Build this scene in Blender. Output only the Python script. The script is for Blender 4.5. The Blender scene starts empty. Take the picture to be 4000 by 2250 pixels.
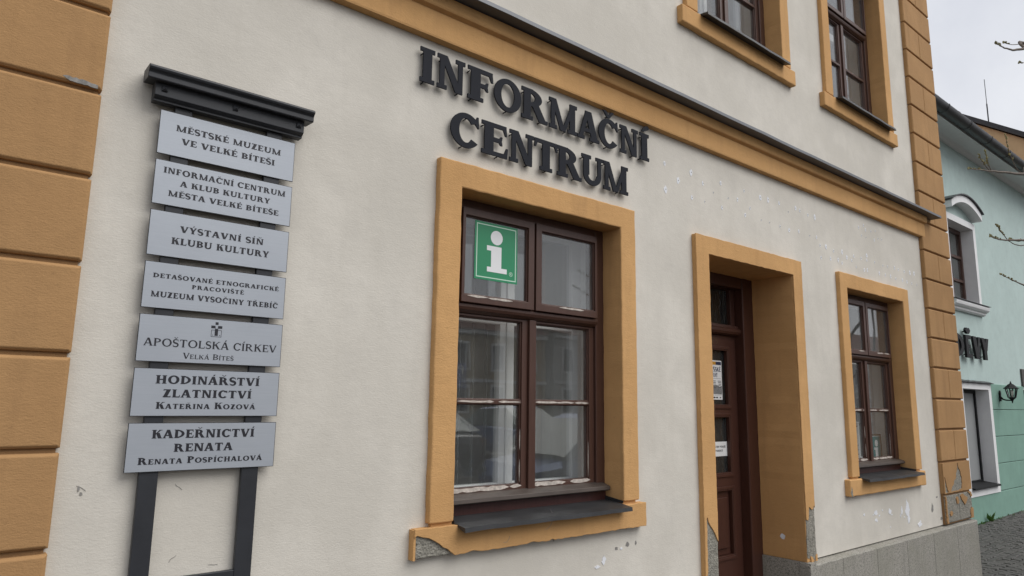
import bpy, bmesh, math, random
from mathutils import Vector, Matrix
from mathutils.geometry import delaunay_2d_cdt
random.seed(11)
R = math.radians
scn = bpy.context.scene
COL = scn.collection

# ------------------------------------------------------------------ camera, sky, sun, exposure
YAW, PITCH, ROLL = 0.689828, 0.164919, 0.014067
fw = Vector((math.sin(YAW)*math.cos(PITCH), math.cos(YAW)*math.cos(PITCH), math.sin(PITCH)))
r0 = Vector((math.cos(YAW), -math.sin(YAW), 0)); u0 = r0.cross(fw)
rt = math.cos(ROLL)*r0 + math.sin(ROLL)*u0
up = -math.sin(ROLL)*r0 + math.cos(ROLL)*u0
cd = bpy.data.cameras.new('camera'); cam = bpy.data.objects.new('camera', cd); COL.objects.link(cam)
cam.matrix_world = Matrix(((rt.x, up.x, -fw.x, 0), (rt.y, up.y, -fw.y, -2.4), (rt.z, up.z, -fw.z, 1.6), (0, 0, 0, 1)))
cd.sensor_width = 36; cd.lens = 24.296; cd.clip_start = 0.05; cd.clip_end = 2000
scn.camera = cam

SUN_EL, SUN_AZ = R(50), R(150)      # azimuth measured from +Y towards +X
w = bpy.data.worlds.new('World'); scn.world = w; w.use_nodes = True
nt = w.node_tree; nt.nodes.clear()
N = nt.nodes.new; LK = nt.links.new
out = N('ShaderNodeOutputWorld'); bg = N('ShaderNodeBackground'); sky = N('ShaderNodeTexSky')
sky.sky_type = 'NISHITA'; sky.sun_disc = False; sky.sun_elevation = SUN_EL; sky.sun_rotation = SUN_AZ
sky.air_density = 1.0; sky.dust_density = 4.0; sky.ozone_density = 1.0
hs = N('ShaderNodeHueSaturation'); hs.inputs['Saturation'].default_value = 0.30
LK(sky.outputs[0], hs.inputs['Color'])
tc = N('ShaderNodeTexCoord'); nz = N('ShaderNodeTexNoise'); nz.inputs['Scale'].default_value = 3.2; nz.inputs['Detail'].default_value = 7; nz.inputs['Roughness'].default_value = .55
LK(tc.outputs['Generated'], nz.inputs['Vector'])
cr = N('ShaderNodeValToRGB'); cr.color_ramp.elements[0].position = .30; cr.color_ramp.elements[1].position = .72
cr.color_ramp.elements[0].color = (7.3, 7.6, 8.5, 1); cr.color_ramp.elements[1].color = (10.6, 10.8, 11.2, 1)
LK(nz.outputs['Fac'], cr.inputs[0])
mx = N('ShaderNodeMixRGB'); mx.inputs[0].default_value = .82
LK(hs.outputs[0], mx.inputs[1]); LK(cr.outputs[0], mx.inputs[2])
LK(mx.outputs[0], bg.inputs[0]); bg.inputs[1].default_value = 0.066
LK(bg.outputs[0], out.inputs[0])

sd = bpy.data.lights.new('sun', 'SUN'); sun = bpy.data.objects.new('sun', sd); COL.objects.link(sun)
sd.energy = 1.5; sd.angle = R(50); sd.color = (1.0, .975, .94)
sdir = Vector((math.sin(SUN_AZ)*math.cos(SUN_EL), math.cos(SUN_AZ)*math.cos(SUN_EL), math.sin(SUN_EL)))
sun.rotation_euler = sdir.to_track_quat('Z', 'Y').to_euler(); sun.location = (0, -20, 30)

vs = scn.view_settings; vs.view_transform = 'Standard'; vs.look = 'None'; vs.gamma = 1; vs.use_curve_mapping = False
vs.exposure = 0.55
scn.cycles.transparent_max_bounces = 24; scn.cycles.max_bounces = 10

# ------------------------------------------------------------------ materials
def mat_new(name):
    m = bpy.data.materials.new(name); m.use_nodes = True
    t = m.node_tree; b = t.nodes['Principled BSDF']
    return m, t, b
def pos(t, scale=(1, 1, 1)):
    g = t.nodes.new('ShaderNodeNewGeometry'); mp = t.nodes.new('ShaderNodeMapping'); mp.inputs['Scale'].default_value = scale
    t.links.new(g.outputs['Position'], mp.inputs['Vector']); return mp.outputs[0]
def noise(t, vec, scale, detail=5, rough=.6):
    n = t.nodes.new('ShaderNodeTexNoise'); n.inputs['Scale'].default_value = scale
    n.inputs['Detail'].default_value = detail; n.inputs['Roughness'].default_value = rough
    t.links.new(vec, n.inputs['Vector']); return n.outputs['Fac']
def ramp(t, fac, p0, c0, p1, c1):
    r = t.nodes.new('ShaderNodeValToRGB'); e = r.color_ramp.elements
    e[0].position = p0; e[1].position = p1
    e[0].color = (*c0, 1) if len(c0) == 3 else c0; e[1].color = (*c1, 1) if len(c1) == 3 else c1
    t.links.new(fac, r.inputs[0]); return r.outputs[0]
def mixc(t, a, b, fac, mode='MIX'):
    m = t.nodes.new('ShaderNodeMixRGB'); m.blend_type = mode
    for s, v in ((1, a), (2, b)):
        if isinstance(v, tuple): m.inputs[s].default_value = (*v, 1)
        else: t.links.new(v, m.inputs[s])
    if isinstance(fac, (int, float)): m.inputs[0].default_value = fac
    else: t.links.new(fac, m.inputs[0])
    return m.outputs[0]
def bump(t, b, heights, strength, dist):
    cur = None
    for h, k in heights:
        mu = t.nodes.new('ShaderNodeMath'); mu.operation = 'MULTIPLY_ADD'; mu.inputs[1].default_value = k
        t.links.new(h, mu.inputs[0])
        if cur is None: mu.inputs[2].default_value = 0
        else: t.links.new(cur, mu.inputs[2])
        cur = mu.outputs[0]
    bp = t.nodes.new('ShaderNodeBump'); bp.inputs['Strength'].default_value = strength; bp.inputs['Distance'].default_value = dist
    t.links.new(cur, bp.inputs['Height']); t.links.new(bp.outputs[0], b.inputs['Normal'])

def stucco(name, c, c2, dirt, dfac=.35, strength=.55, streak=.5):
    m, t, b = mat_new(name)
    p = pos(t)
    big = noise(t, p, 1.3, 6, .6)
    col = ramp(t, big, .38, c2, .64, c)
    mid = noise(t, p, 7, 8, .72)
    col = mixc(t, col, tuple(x*.84 for x in c), ramp(t, mid, .46, (0, 0, 0), .78, (.8, .8, .8)))
    col = mixc(t, col, tuple(min(1, x*1.05) for x in c), ramp(t, noise(t, p, 2.6, 4, .5), .52, (0, 0, 0), .75, (.6,)*3))
    st = noise(t, pos(t, (5, 5, .5)), 2.2, 5, .6)
    col = mixc(t, col, dirt, ramp(t, st, .52, (0, 0, 0), .85, (streak,)*3))
    sp = noise(t, p, 55, 3, .5)
    col = mixc(t, col, dirt, ramp(t, sp, .66, (0, 0, 0), .78, (dfac,)*3))
    t.links.new(col, b.inputs['Base Color']); b.inputs['Roughness'].default_value = .93
    b.inputs['Specular IOR Level'].default_value = .2
    warp = noise(t, pos(t, (1, 1, 2.2)), 85, 5, .62)
    bump(t, b, [(noise(t, p, 5, 3, .5), 2.6), (noise(t, pos(t, (1, 1, 1.8)), 24, 3, .5), .8), (warp, 1.0), (noise(t, p, 260, 2, .6), .35)], strength, .006)
    return m
def plain(name, c, rough=.5, metal=0., spec=.5, var=.08, vscale=6, bscale=0, bstr=.2, bdist=.002):
    m, t, b = mat_new(name)
    p = pos(t)
    n = noise(t, p, vscale, 5, .6)
    col = ramp(t, n, .3, tuple(x*(1-var) for x in c), .7, tuple(min(1, x*(1+var)) for x in c))
    t.links.new(col, b.inputs['Base Color'])
    b.inputs['Roughness'].default_value = rough; b.inputs['Metallic'].default_value = metal; b.inputs['Specular IOR Level'].default_value = spec
    if bscale: bump(t, b, [(noise(t, p, bscale, 5, .6), 1)], bstr, bdist)
    return m
M = {}
M['cream'] = stucco('cream_stucco', (.675, .638, .570), (.590, .556, .492), (.45, .42, .36), .30, .20, .25)
M['ochre'] = stucco('ochre_stucco', (.615, .360, .155), (.55, .315, .132), (.34, .19, .085), .30, .32, .45)
M['ochre_q'] = stucco('ochre_stucco_quoin', (.440, .258, .118), (.375, .216, .097), (.24, .137, .065), .45, .28, .5)
M['ochre_joint'] = stucco('ochre_stucco_dirty_joint', (.30, .172, .08), (.25, .142, .066), (.16, .09, .045), .5, .4, .5)
M['mint'] = stucco('mint_stucco', (.47, .575, .55), (.45, .55, .525), (.38, .46, .45), .1, .2, .3)
M['green'] = stucco('green_stucco', (.215, .355, .295), (.20, .33, .275), (.155, .26, .215), .1, .25, .35)
M['white'] = plain('white_paint', (.74, .74, .74), .7, var=.04, bscale=60, bstr=.15)
M['brightwhite'] = plain('white_gloss_paint', (.86, .86, .85), .4, var=.03)
M['yellow'] = stucco('yellow_stucco', (.70, .52, .30), (.66, .49, .28), (.5, .37, .2), .1, .3, .3)
M['dullyellow'] = stucco('dull_yellow_stucco', (.40, .33, .22), (.37, .30, .20), (.28, .22, .15), .1, .3, .3)
M['greywall'] = stucco('grey_stucco', (.55, .54, .52), (.50, .49, .47), (.36, .35, .34), .1, .3, .3)
def wood(name, c, c2):
    m, t, b = mat_new(name)
    g = noise(t, pos(t, (14, 14, 1.2)), 6, 6, .65)
    g2 = noise(t, pos(t), 22, 4, .6)
    col = ramp(t, g, .3, c2, .7, c)
    col = mixc(t, col, tuple(x*1.7 for x in c), ramp(t, g2, .62, (0, 0, 0), .85, (.35,)*3))
    t.links.new(col, b.inputs['Base Color']); b.inputs['Roughness'].default_value = .42; b.inputs['Specular IOR Level'].default_value = .45
    bump(t, b, [(g, 1), (g2, .4)], .35, .0015)
    return m
M['wood'] = wood('brown_painted_wood', (.080, .038, .027), (.063, .029, .020))
M['barewood'] = plain('weathered_bare_wood', (.50, .45, .40), .9, var=.3, vscale=60, bscale=140, bstr=.4)
M['drip'] = plain('brown_metal_drip', (.085, .068, .058), .5, .3, var=.2, vscale=9)
M['redwood'] = wood('dark_red_wood', (.065, .022, .018), (.045, .015, .013))
M['doorwood'] = wood('dark_brown_door_paint', (.070, .027, .018), (.055, .021, .014))
M['slate'] = plain('dark_sheet_metal', (.045, .046, .048), .45, .35, var=.25, vscale=7, bscale=18, bstr=.25, bdist=.003)
M['zinc'] = plain('grey_zinc_flashing', (.105, .11, .122), .5, .3, var=.15, vscale=4)
M['wire'] = plain('galvanised_wire', (.34, .33, .30), .5, .3)
M['anthracite'] = plain('anthracite_paint', (.0185, .0200, .0260), .6, .0, .10, var=.10, vscale=12, bscale=60, bstr=.08)
M['frame_paint'] = plain('charcoal_frame_paint', (.030, .032, .037), .45, .0, .35, var=.15, vscale=9, bscale=60, bstr=.1)
M['edge'] = plain('dark_plate_edge', (.015, .015, .017), .5)
M['black'] = plain('black_paint', (.010, .010, .011), .55, 0, .2, var=.05)
M['ink'] = plain('black_ink', (.012, .012, .018), .55, var=.0)
M['whiteprint'] = plain('white_print', (.78, .79, .80), .5, var=.0)
M['palegreenprint'] = plain('pale_green_print', (.55, .75, .62), .5, var=.0)
M['signgreen'] = plain('green_sticker', (.018, .235, .105), .45, var=.05, vscale=3)
M['teal'] = plain('teal_print', (.02, .19, .20), .5, var=.03)
M['paper'] = plain('white_paper', (.74, .74, .73), .8, var=.03)
M['navy'] = plain('navy_print', (.015, .02, .06), .6, var=0)
M['amber'] = plain('amber_print', (.55, .27, .03), .6, var=0)
M['greyprint'] = plain('grey_print', (.20, .20, .20), .6, var=.6, vscale=90)
M['brass'] = plain('brown_picture_frame', (.13, .085, .045), .4, .3)
M['blind'] = plain('grey_blind_fabric', (.30, .31, .31), .9, var=.05)
M['curtain'] = plain('white_curtain_fabric', (.66, .67, .68), .95, var=.05, vscale=3)
M['beige'] = plain('beige_interior_plaster', (.68, .65, .59), .9, var=.05)
M['room'] = plain('interior_plaster', (.62, .61, .58), .95, var=.1, vscale=2)
M['filler'] = plain('white_filler', (.76, .77, .80), .9, var=.06, vscale=40, bscale=90, bstr=.3)
M['chip'] = plain('grey_plaster_chip', (.24, .23, .215), .95, var=.3, vscale=60, bscale=90, bstr=.5)
M['tile'] = plain('clay_roof_tile', (.15, .068, .052), .85, var=.35, vscale=8)
M['roof'] = plain('brown_clay_roof', (.15, .065, .045), .85, var=.3, vscale=5)
M['bark'] = plain('grey_brown_bark', (.135, .11, .09), .9, var=.3, vscale=20, bscale=40, bstr=.6, bdist=.006)
M['bud'] = plain('pale_green_bud', (.20, .185, .075), .7, var=.3, vscale=40)
M['leaf'] = plain('green_leaf', (.10, .20, .04), .6, var=.3, vscale=30)
M['bulb'] = plain('frosted_bulb', (.7, .68, .6), .4)
M['frosted'] = plain('grey_frosted_window', (.30, .31, .31), .25, 0, .6, var=.05, vscale=2)
M['rubber'] = plain('tyre_rubber', (.015, .015, .015), .8)
M['rim'] = plain('silver_rim', (.5, .5, .52), .35, .8)
M['carblue'] = plain('blue_car_paint', (.03, .08, .22), .2, .2, .6, var=.02)
M['cardark'] = plain('charcoal_car_paint', (.03, .03, .035), .2, .2, .6, var=.02)
M['carglass'] = plain('tinted_car_glass', (.07, .10, .085), .08, 0, .35, var=.02)
M['signblue'] = plain('blue_sign_face', (.01, .06, .30), .4, var=.02)
def concrete(name, c, scale=60):
    m, t, b = mat_new(name)
    p = pos(t)
    n1 = noise(t, p, scale, 6, .7); n2 = noise(t, p, scale*.25, 5, .6)
    v = t.nodes.new('ShaderNodeTexVoronoi'); v.inputs['Scale'].default_value = scale*1.6; t.links.new(p, v.inputs['Vector'])
    col = ramp(t, n1, .32, tuple(x*.55 for x in c), .7, tuple(x*1.35 for x in c))
    col = mixc(t, col, tuple(x*.6 for x in c), ramp(t, n2, .5, (0, 0, 0), .8, (.6,)*3))
    t.links.new(col, b.inputs['Base Color']); b.inputs['Roughness'].default_value = .95; b.inputs['Specular IOR Level'].default_value = .15
    bump(t, b, [(n1, 1), (n2, 1), (v.outputs['Distance'], .6)], .8, .008)
    return m
M['concrete'] = concrete('bare_render', (.30, .285, .245))
def granite(name, c):
    m, t, b = mat_new(name)
    p = pos(t)
    n1 = noise(t, p, 150, 4, .75); n2 = noise(t, p, 3, 5, .6)
    v = t.nodes.new('ShaderNodeTexVoronoi'); v.inputs['Scale'].default_value = 170; t.links.new(p, v.inputs['Vector'])
    col = ramp(t, n1, .3, tuple(x*.62 for x in c), .7, tuple(x*1.3 for x in c))
    sep = t.nodes.new('ShaderNodeSeparateColor'); t.links.new(v.outputs['Color'], sep.inputs[0])
    col = mixc(t, col, tuple(x*.45 for x in c), ramp(t, sep.outputs[0], .74, (0, 0, 0), .8, (.8,)*3))
    col = mixc(t, col, tuple(x*.72 for x in (c[0], c[1]*1.02, c[2]*.94)), ramp(t, n2, .4, (0, 0, 0), .75, (.8,)*3))
    st = noise(t, pos(t, (6, 6, .4)), 3, 5, .6)
    col = mixc(t, col, tuple(x*.55 for x in c), ramp(t, st, .5, (0, 0, 0), .85, (.6,)*3))
    t.links.new(col, b.inputs['Base Color']); b.inputs['Roughness'].default_value = .8
    bump(t, b, [(n1, 1)], .3, .002)
    return m
M['granite'] = granite('grey_granite', (.34, .322, .283))
M['sett'] = granite('dark_granite_sett', (.095, .09, .085))
M['mortar'] = concrete('sandy_joint', (.075, .07, .062), 30)
def brushed(name):
    m, t, b = mat_new(name)
    n = noise(t, pos(t, (3, 3, 260)), 4, 4, .6)
    n2 = noise(t, pos(t), 5, 4, .5)
    col = ramp(t, n, .3, (.375, .402, .442), .7, (.415, .442, .482))
    col = mixc(t, col, (.34, .365, .405), ramp(t, n2, .45, (0, 0, 0), .8, (.5,)*3))
    t.links.new(col, b.inputs['Base Color']); b.inputs['Metallic'].default_value = .40; b.inputs['Roughness'].default_value = .55
    return m
M['alu'] = brushed('brushed_aluminium')
def glass(name, ior, tint=(1, 1, 1), haze=.026):
    m = bpy.data.materials.new(name); m.use_nodes = True; t = m.node_tree; t.nodes.clear()
    o = t.nodes.new('ShaderNodeOutputMaterial'); mxs = t.nodes.new('ShaderNodeMixShader'); fr = t.nodes.new('ShaderNodeFresnel'); fr.inputs['IOR'].default_value = ior
    tr = t.nodes.new('ShaderNodeBsdfTransparent'); tr.inputs[0].default_value = (*tint, 1)
    gl = t.nodes.new('ShaderNodeBsdfGlossy'); gl.inputs['Roughness'].default_value = 0.0
    # old drawn glass is never perfectly flat
    n = noise(t, pos(t), 3.5, 2, .4); bp = t.nodes.new('ShaderNodeBump'); bp.inputs['Strength'].default_value = .018; bp.inputs['Distance'].default_value = .02
    t.links.new(n, bp.inputs['Height']); t.links.new(bp.outputs[0], gl.inputs['Normal'])
    gm = t.nodes.new('ShaderNodeNewGeometry'); mi_ = t.nodes.new('ShaderNodeMix'); mi_.inputs[2].default_value = ior; mi_.inputs[3].default_value = 1/ior   # same loss on leaving the pane as on entering it
    t.links.new(gm.outputs['Backfacing'], mi_.inputs[0]); t.links.new(mi_.outputs[0], fr.inputs['IOR'])
    t.links.new(fr.outputs[0], mxs.inputs[0]); t.links.new(tr.outputs[0], mxs.inputs[1]); t.links.new(gl.outputs[0], mxs.inputs[2])
    df = t.nodes.new('ShaderNodeBsdfDiffuse'); df.inputs[0].default_value = (.75, .76, .76, 1); m2 = t.nodes.new('ShaderNodeMixShader')      # pale haze mixed into the glass colour to brighten dark panes
    t.links.new(ramp(t, noise(t, pos(t), 4, 5, .6), .3, (haze*.6,)*3, .75, (haze*1.4,)*3), m2.inputs[0]); t.links.new(mxs.outputs[0], m2.inputs[1]); t.links.new(df.outputs[0], m2.inputs[2]); t.links.new(m2.outputs[0], o.inputs[0])
    return m
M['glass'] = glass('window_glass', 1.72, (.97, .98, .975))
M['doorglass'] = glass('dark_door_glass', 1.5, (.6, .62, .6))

# ------------------------------------------------------------------ mesh helpers
class Geo:
    def __init__(s): s.v = []; s.f = []; s.mi = []
    def add(s, v, f, mi=0):
        o = len(s.v); s.v += [tuple(p) for p in v]; s.f += [tuple(i+o for i in q) for q in f]; s.mi += [mi]*len(f); return s
    def box(s, x0, x1, y0, y1, z0, z1, mi=0):
        return s.add([(x0, y0, z0), (x1, y0, z0), (x1, y1, z0), (x0, y1, z0), (x0, y0, z1), (x1, y0, z1), (x1, y1, z1), (x0, y1, z1)],
                     [(0, 1, 5, 4), (1, 2, 6, 5), (2, 3, 7, 6), (3, 0, 4, 7), (4, 5, 6, 7), (3, 2, 1, 0)], mi)
    def prism(s, poly, y0, y1, mi=0):           # poly in (x,z), front at y0 (towards the street), ngon caps
        a = sum(poly[i][0]*poly[(i+1) % len(poly)][1]-poly[(i+1) % len(poly)][0]*poly[i][1] for i in range(len(poly)))
        if a < 0: poly = poly[::-1]
        n = len(poly)
        v = [(x, y0, z) for x, z in poly] + [(x, y1, z) for x, z in poly]
        f = [tuple(range(n)), tuple(range(2*n-1, n-1, -1))] + [(i, i+n, (i+1) % n+n, (i+1) % n) for i in range(n)]
        f = f[:2] + [(q[3], q[2], q[1], q[0])[::-1] for q in f[2:]]
        return s.add(v, f, mi)
    def along_x(s, prof, x0, x1, mi=0):         # prof in (y,z) extruded along x
        n = len(prof)
        v = [(x0, y, z) for y, z in prof] + [(x1, y, z) for y, z in prof]
        return s.add(v, [tuple(range(n)), tuple(range(2*n-1, n-1, -1))] + [(i, (i+1) % n, (i+1) % n+n, i+n) for i in range(n)], mi)
    def flat(s, tris, y0, y1=None, mi=0):       # tris: (verts2d, faces) ; y1 gives thickness
        vv, ff = tris
        n = len(vv)
        if y1 is None:
            return s.add([(x, y0, z) for x, z in vv], ff, mi)
        cnt = {}
        for q in ff:
            for i in range(len(q)):
                e = (q[i], q[(i+1) % len(q)]); cnt[e] = 1
        f = list(ff) + [tuple(i+n for i in q[::-1]) for q in ff]
        for (a, b) in cnt:
            if (b, a) not in cnt: f.append((b, a, a+n, b+n))
        return s.add([(x, y0, z) for x, z in vv] + [(x, y1, z) for x, z in vv], f, mi)
    def tube(s, pts, rads, n=6, mi=0, cap=True):
        pts = [Vector(p) for p in pts]; rings = []
        up_ = Vector((.31, .22, .92))
        for i, p in enumerate(pts):
            d = (pts[min(i+1, len(pts)-1)]-pts[max(i-1, 0)]).normalized()
            a = d.cross(up_).normalized(); b = d.cross(a)
            rr = rads[i] if isinstance(rads, (list, tuple)) else rads
            rings.append([p+a*rr*math.cos(6.28318*k/n)+b*rr*math.sin(6.28318*k/n) for k in range(n)])
        v = [q for r_ in rings for q in r_]; f = []
        for i in range(len(pts)-1):
            for k in range(n): f.append((i*n+k, i*n+(k+1) % n, (i+1)*n+(k+1) % n, (i+1)*n+k))
        if cap: f += [tuple(range(n))[::-1], tuple(range((len(pts)-1)*n, len(pts)*n))]
        return s.add(v, f, mi)
    def lathe(s, c, prof, n=12, mi=0, a0=0.):   # prof: (radius, z) around vertical axis
        v = []; f = []
        for r_, z in prof:
            for k in range(n): a = a0+6.28318*k/n; v.append((c[0]+r_*math.cos(a), c[1]+r_*math.sin(a), c[2]+z))
        for i in range(len(prof)-1):
            for k in range(n): f.append((i*n+k, i*n+(k+1) % n, (i+1)*n+(k+1) % n, (i+1)*n+k))
        f += [tuple(range(n))[::-1], tuple(range((len(prof)-1)*n, len(prof)*n))]
        return s.add(v, f, mi)
    def mesh(s, name, mats, smooth=False):
        me = bpy.data.meshes.new(name); me.from_pydata(s.v, [], s.f)
        for m in (mats if isinstance(mats, (list, tuple)) else [mats]): me.materials.append(m)
        me.polygons.foreach_set('material_index', s.mi)
        bm = bmesh.new(); bm.from_mesh(me); bmesh.ops.recalc_face_normals(bm, faces=bm.faces); bm.to_mesh(me); bm.free()
        if smooth: me.polygons.foreach_set('use_smooth', [True]*len(me.polygons))
        me.update(); return me
    def obj(s, name, mats, parent=None, smooth=False, bevel=0, seg=2):
        o = bpy.data.objects.new(name, s.mesh(name, mats, smooth)); COL.objects.link(o); o.parent = parent
        if bevel:
            b = o.modifiers.new('bevel', 'BEVEL'); b.width = bevel; b.segments = seg; b.limit_method = 'ANGLE'; b.angle_limit = R(38)
        return o
def tag(o, label=None, cat=None, group=None, kind=None):
    if label: o['label'] = label
    if cat: o['category'] = cat
    if group: o['group'] = group
    if kind: o['kind'] = kind
    return o
def empty(name, loc=(0, 0, 0)):
    o = bpy.data.objects.new(name, None); o.empty_display_size = .1; COL.objects.link(o); o.location = loc; return o
def unparent_offset(o, root):
    o.matrix_parent_inverse = Matrix.Translation(root.location).inverted()
def part(g, name, mats, root, **kw):            # geometry given in world metres under an empty that stands at the thing's base
    o = g.obj(name, mats, root, **kw)
    r_ = root
    off = Vector((0, 0, 0))
    while r_ is not None: off += r_.location; r_ = r_.parent
    if off.length > 0: o.data.transform(Matrix.Translation(-off))
    return o
def inside(p, poly):
    c = False; j = len(poly)-1
    for i in range(len(poly)):
        (xi, yi), (xj, yj) = poly[i], poly[j]
        if (yi > p[1]) != (yj > p[1]) and p[0] < (xj-xi)*(p[1]-yi)/(yj-yi)+xi: c = not c
        j = i
    return c
def holed(outer, holes):
    vs_ = []; es = []
    for lp in [outer]+holes:
        o = len(vs_); vs_ += [Vector(p) for p in lp]; es += [(o+i, o+(i+1) % len(lp)) for i in range(len(lp))]
    V, E, F = delaunay_2d_cdt(vs_, es, [], 0, 1e-6)[:3]
    keep = []
    for q in F:
        c = (sum(V[i].x for i in q)/len(q), sum(V[i].y for i in q)/len(q))
        if inside(c, outer) and not any(inside(c, h) for h in holes):
            a = sum(V[q[i]].x*V[q[(i+1) % len(q)]].y-V[q[(i+1) % len(q)]].x*V[q[i]].y for i in range(len(q)))
            keep.append(tuple(q) if a > 0 else tuple(q)[::-1])
    return [(p.x, p.y) for p in V], keep
def union(polys):
    vs_ = []; fs = []
    for lp in polys:
        a = sum(lp[i][0]*lp[(i+1) % len(lp)][1]-lp[(i+1) % len(lp)][0]*lp[i][1] for i in range(len(lp)))
        if abs(a) < 1e-9: continue
        if a < 0: lp = lp[::-1]
        o = len(vs_); vs_ += [Vector(p) for p in lp]; fs.append(list(range(o, o+len(lp))))
    V, E, F, a_, b_, of = delaunay_2d_cdt(vs_, [], fs, 1, 1e-6)
    keep = []
    for q, src in zip(F, of):
        if src:
            a = sum(V[q[i]].x*V[q[(i+1) % len(q)]].y-V[q[(i+1) % len(q)]].x*V[q[i]].y for i in range(len(q)))
            keep.append(tuple(q) if a > 0 else tuple(q)[::-1])
    return [(p.x, p.y) for p in V], keep
def wob(poly, step=.05, amp=.0015, close=True, seed=1):
    rnd = random.Random(seed); o = []
    n = len(poly)
    for i in range(n if close else n-1):
        a, b = poly[i], poly[(i+1) % n]; L = math.hypot(b[0]-a[0], b[1]-a[1]); k = max(1, int(L/step))
        o.append(a)
        for j in range(1, k):
            t = j/k; nx, nz = -(b[1]-a[1])/L, (b[0]-a[0])/L; d = rnd.uniform(-amp, amp)
            o.append((a[0]+(b[0]-a[0])*t+nx*d, a[1]+(b[1]-a[1])*t+nz*d))
    return o
def rect(x0, x1, z0, z1): return [(x0, z0), (x1, z0), (x1, z1), (x0, z1)]
def blob(cx, cz, rx, rz, n=11, amp=.3, seed=0):
    rnd = random.Random(seed); return [(cx+rx*math.cos(6.28318*k/n)*(1+rnd.uniform(-amp, amp)), cz+rz*math.sin(6.28318*k/n)*(1+rnd.uniform(-amp, amp))) for k in range(n)]

# ------------------------------------------------------------------ lettering (own stroke alphabet)
def ell(cx, cy, rx, ry, th, tv, a0, a1, n=22):
    o = []
    for k in range(n):
        q = []
        for a, inner in ((a0+(a1-a0)*k/n, 0), (a0+(a1-a0)*(k+1)/n, 0), (a0+(a1-a0)*(k+1)/n, 1), (a0+(a1-a0)*k/n, 1)):
            a = R(a); ex, ey = (rx-th, ry-tv) if inner else (rx, ry)
            q.append((cx+ex*math.cos(a), cy+ey*math.sin(a)))
        o.append(q)
    return o
def path(pts, ws):
    o = []; n = len(pts); L = []; Rr = []
    for i in range(n):
        a = pts[max(0, i-1)]; b = pts[min(n-1, i+1)]; dx, dy = b[0]-a[0], b[1]-a[1]; l = math.hypot(dx, dy) or 1
        w_ = (ws[i] if isinstance(ws, (list, tuple)) else ws)/2
        L.append((pts[i][0]-dy/l*w_, pts[i][1]+dx/l*w_)); Rr.append((pts[i][0]+dy/l*w_, pts[i][1]-dx/l*w_))
    return [[L[i], L[i+1], Rr[i+1], Rr[i]] for i in range(n-1)]
def diag(x0, y0, x1, y1, w_): return [(x0, y0), (x0+w_, y0), (x1+w_, y1), (x1, y1)]
BASE = {'Á': ('A', 'a'), 'É': ('E', 'a'), 'Í': ('I', 'a'), 'Ý': ('Y', 'a'), 'Č': ('C', 'c'), 'Ě': ('E', 'c'), 'Ň': ('N', 'c'), 'Ř': ('R', 'c'), 'Š': ('S', 'c'), 'Ž': ('Z', 'c')}
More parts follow.
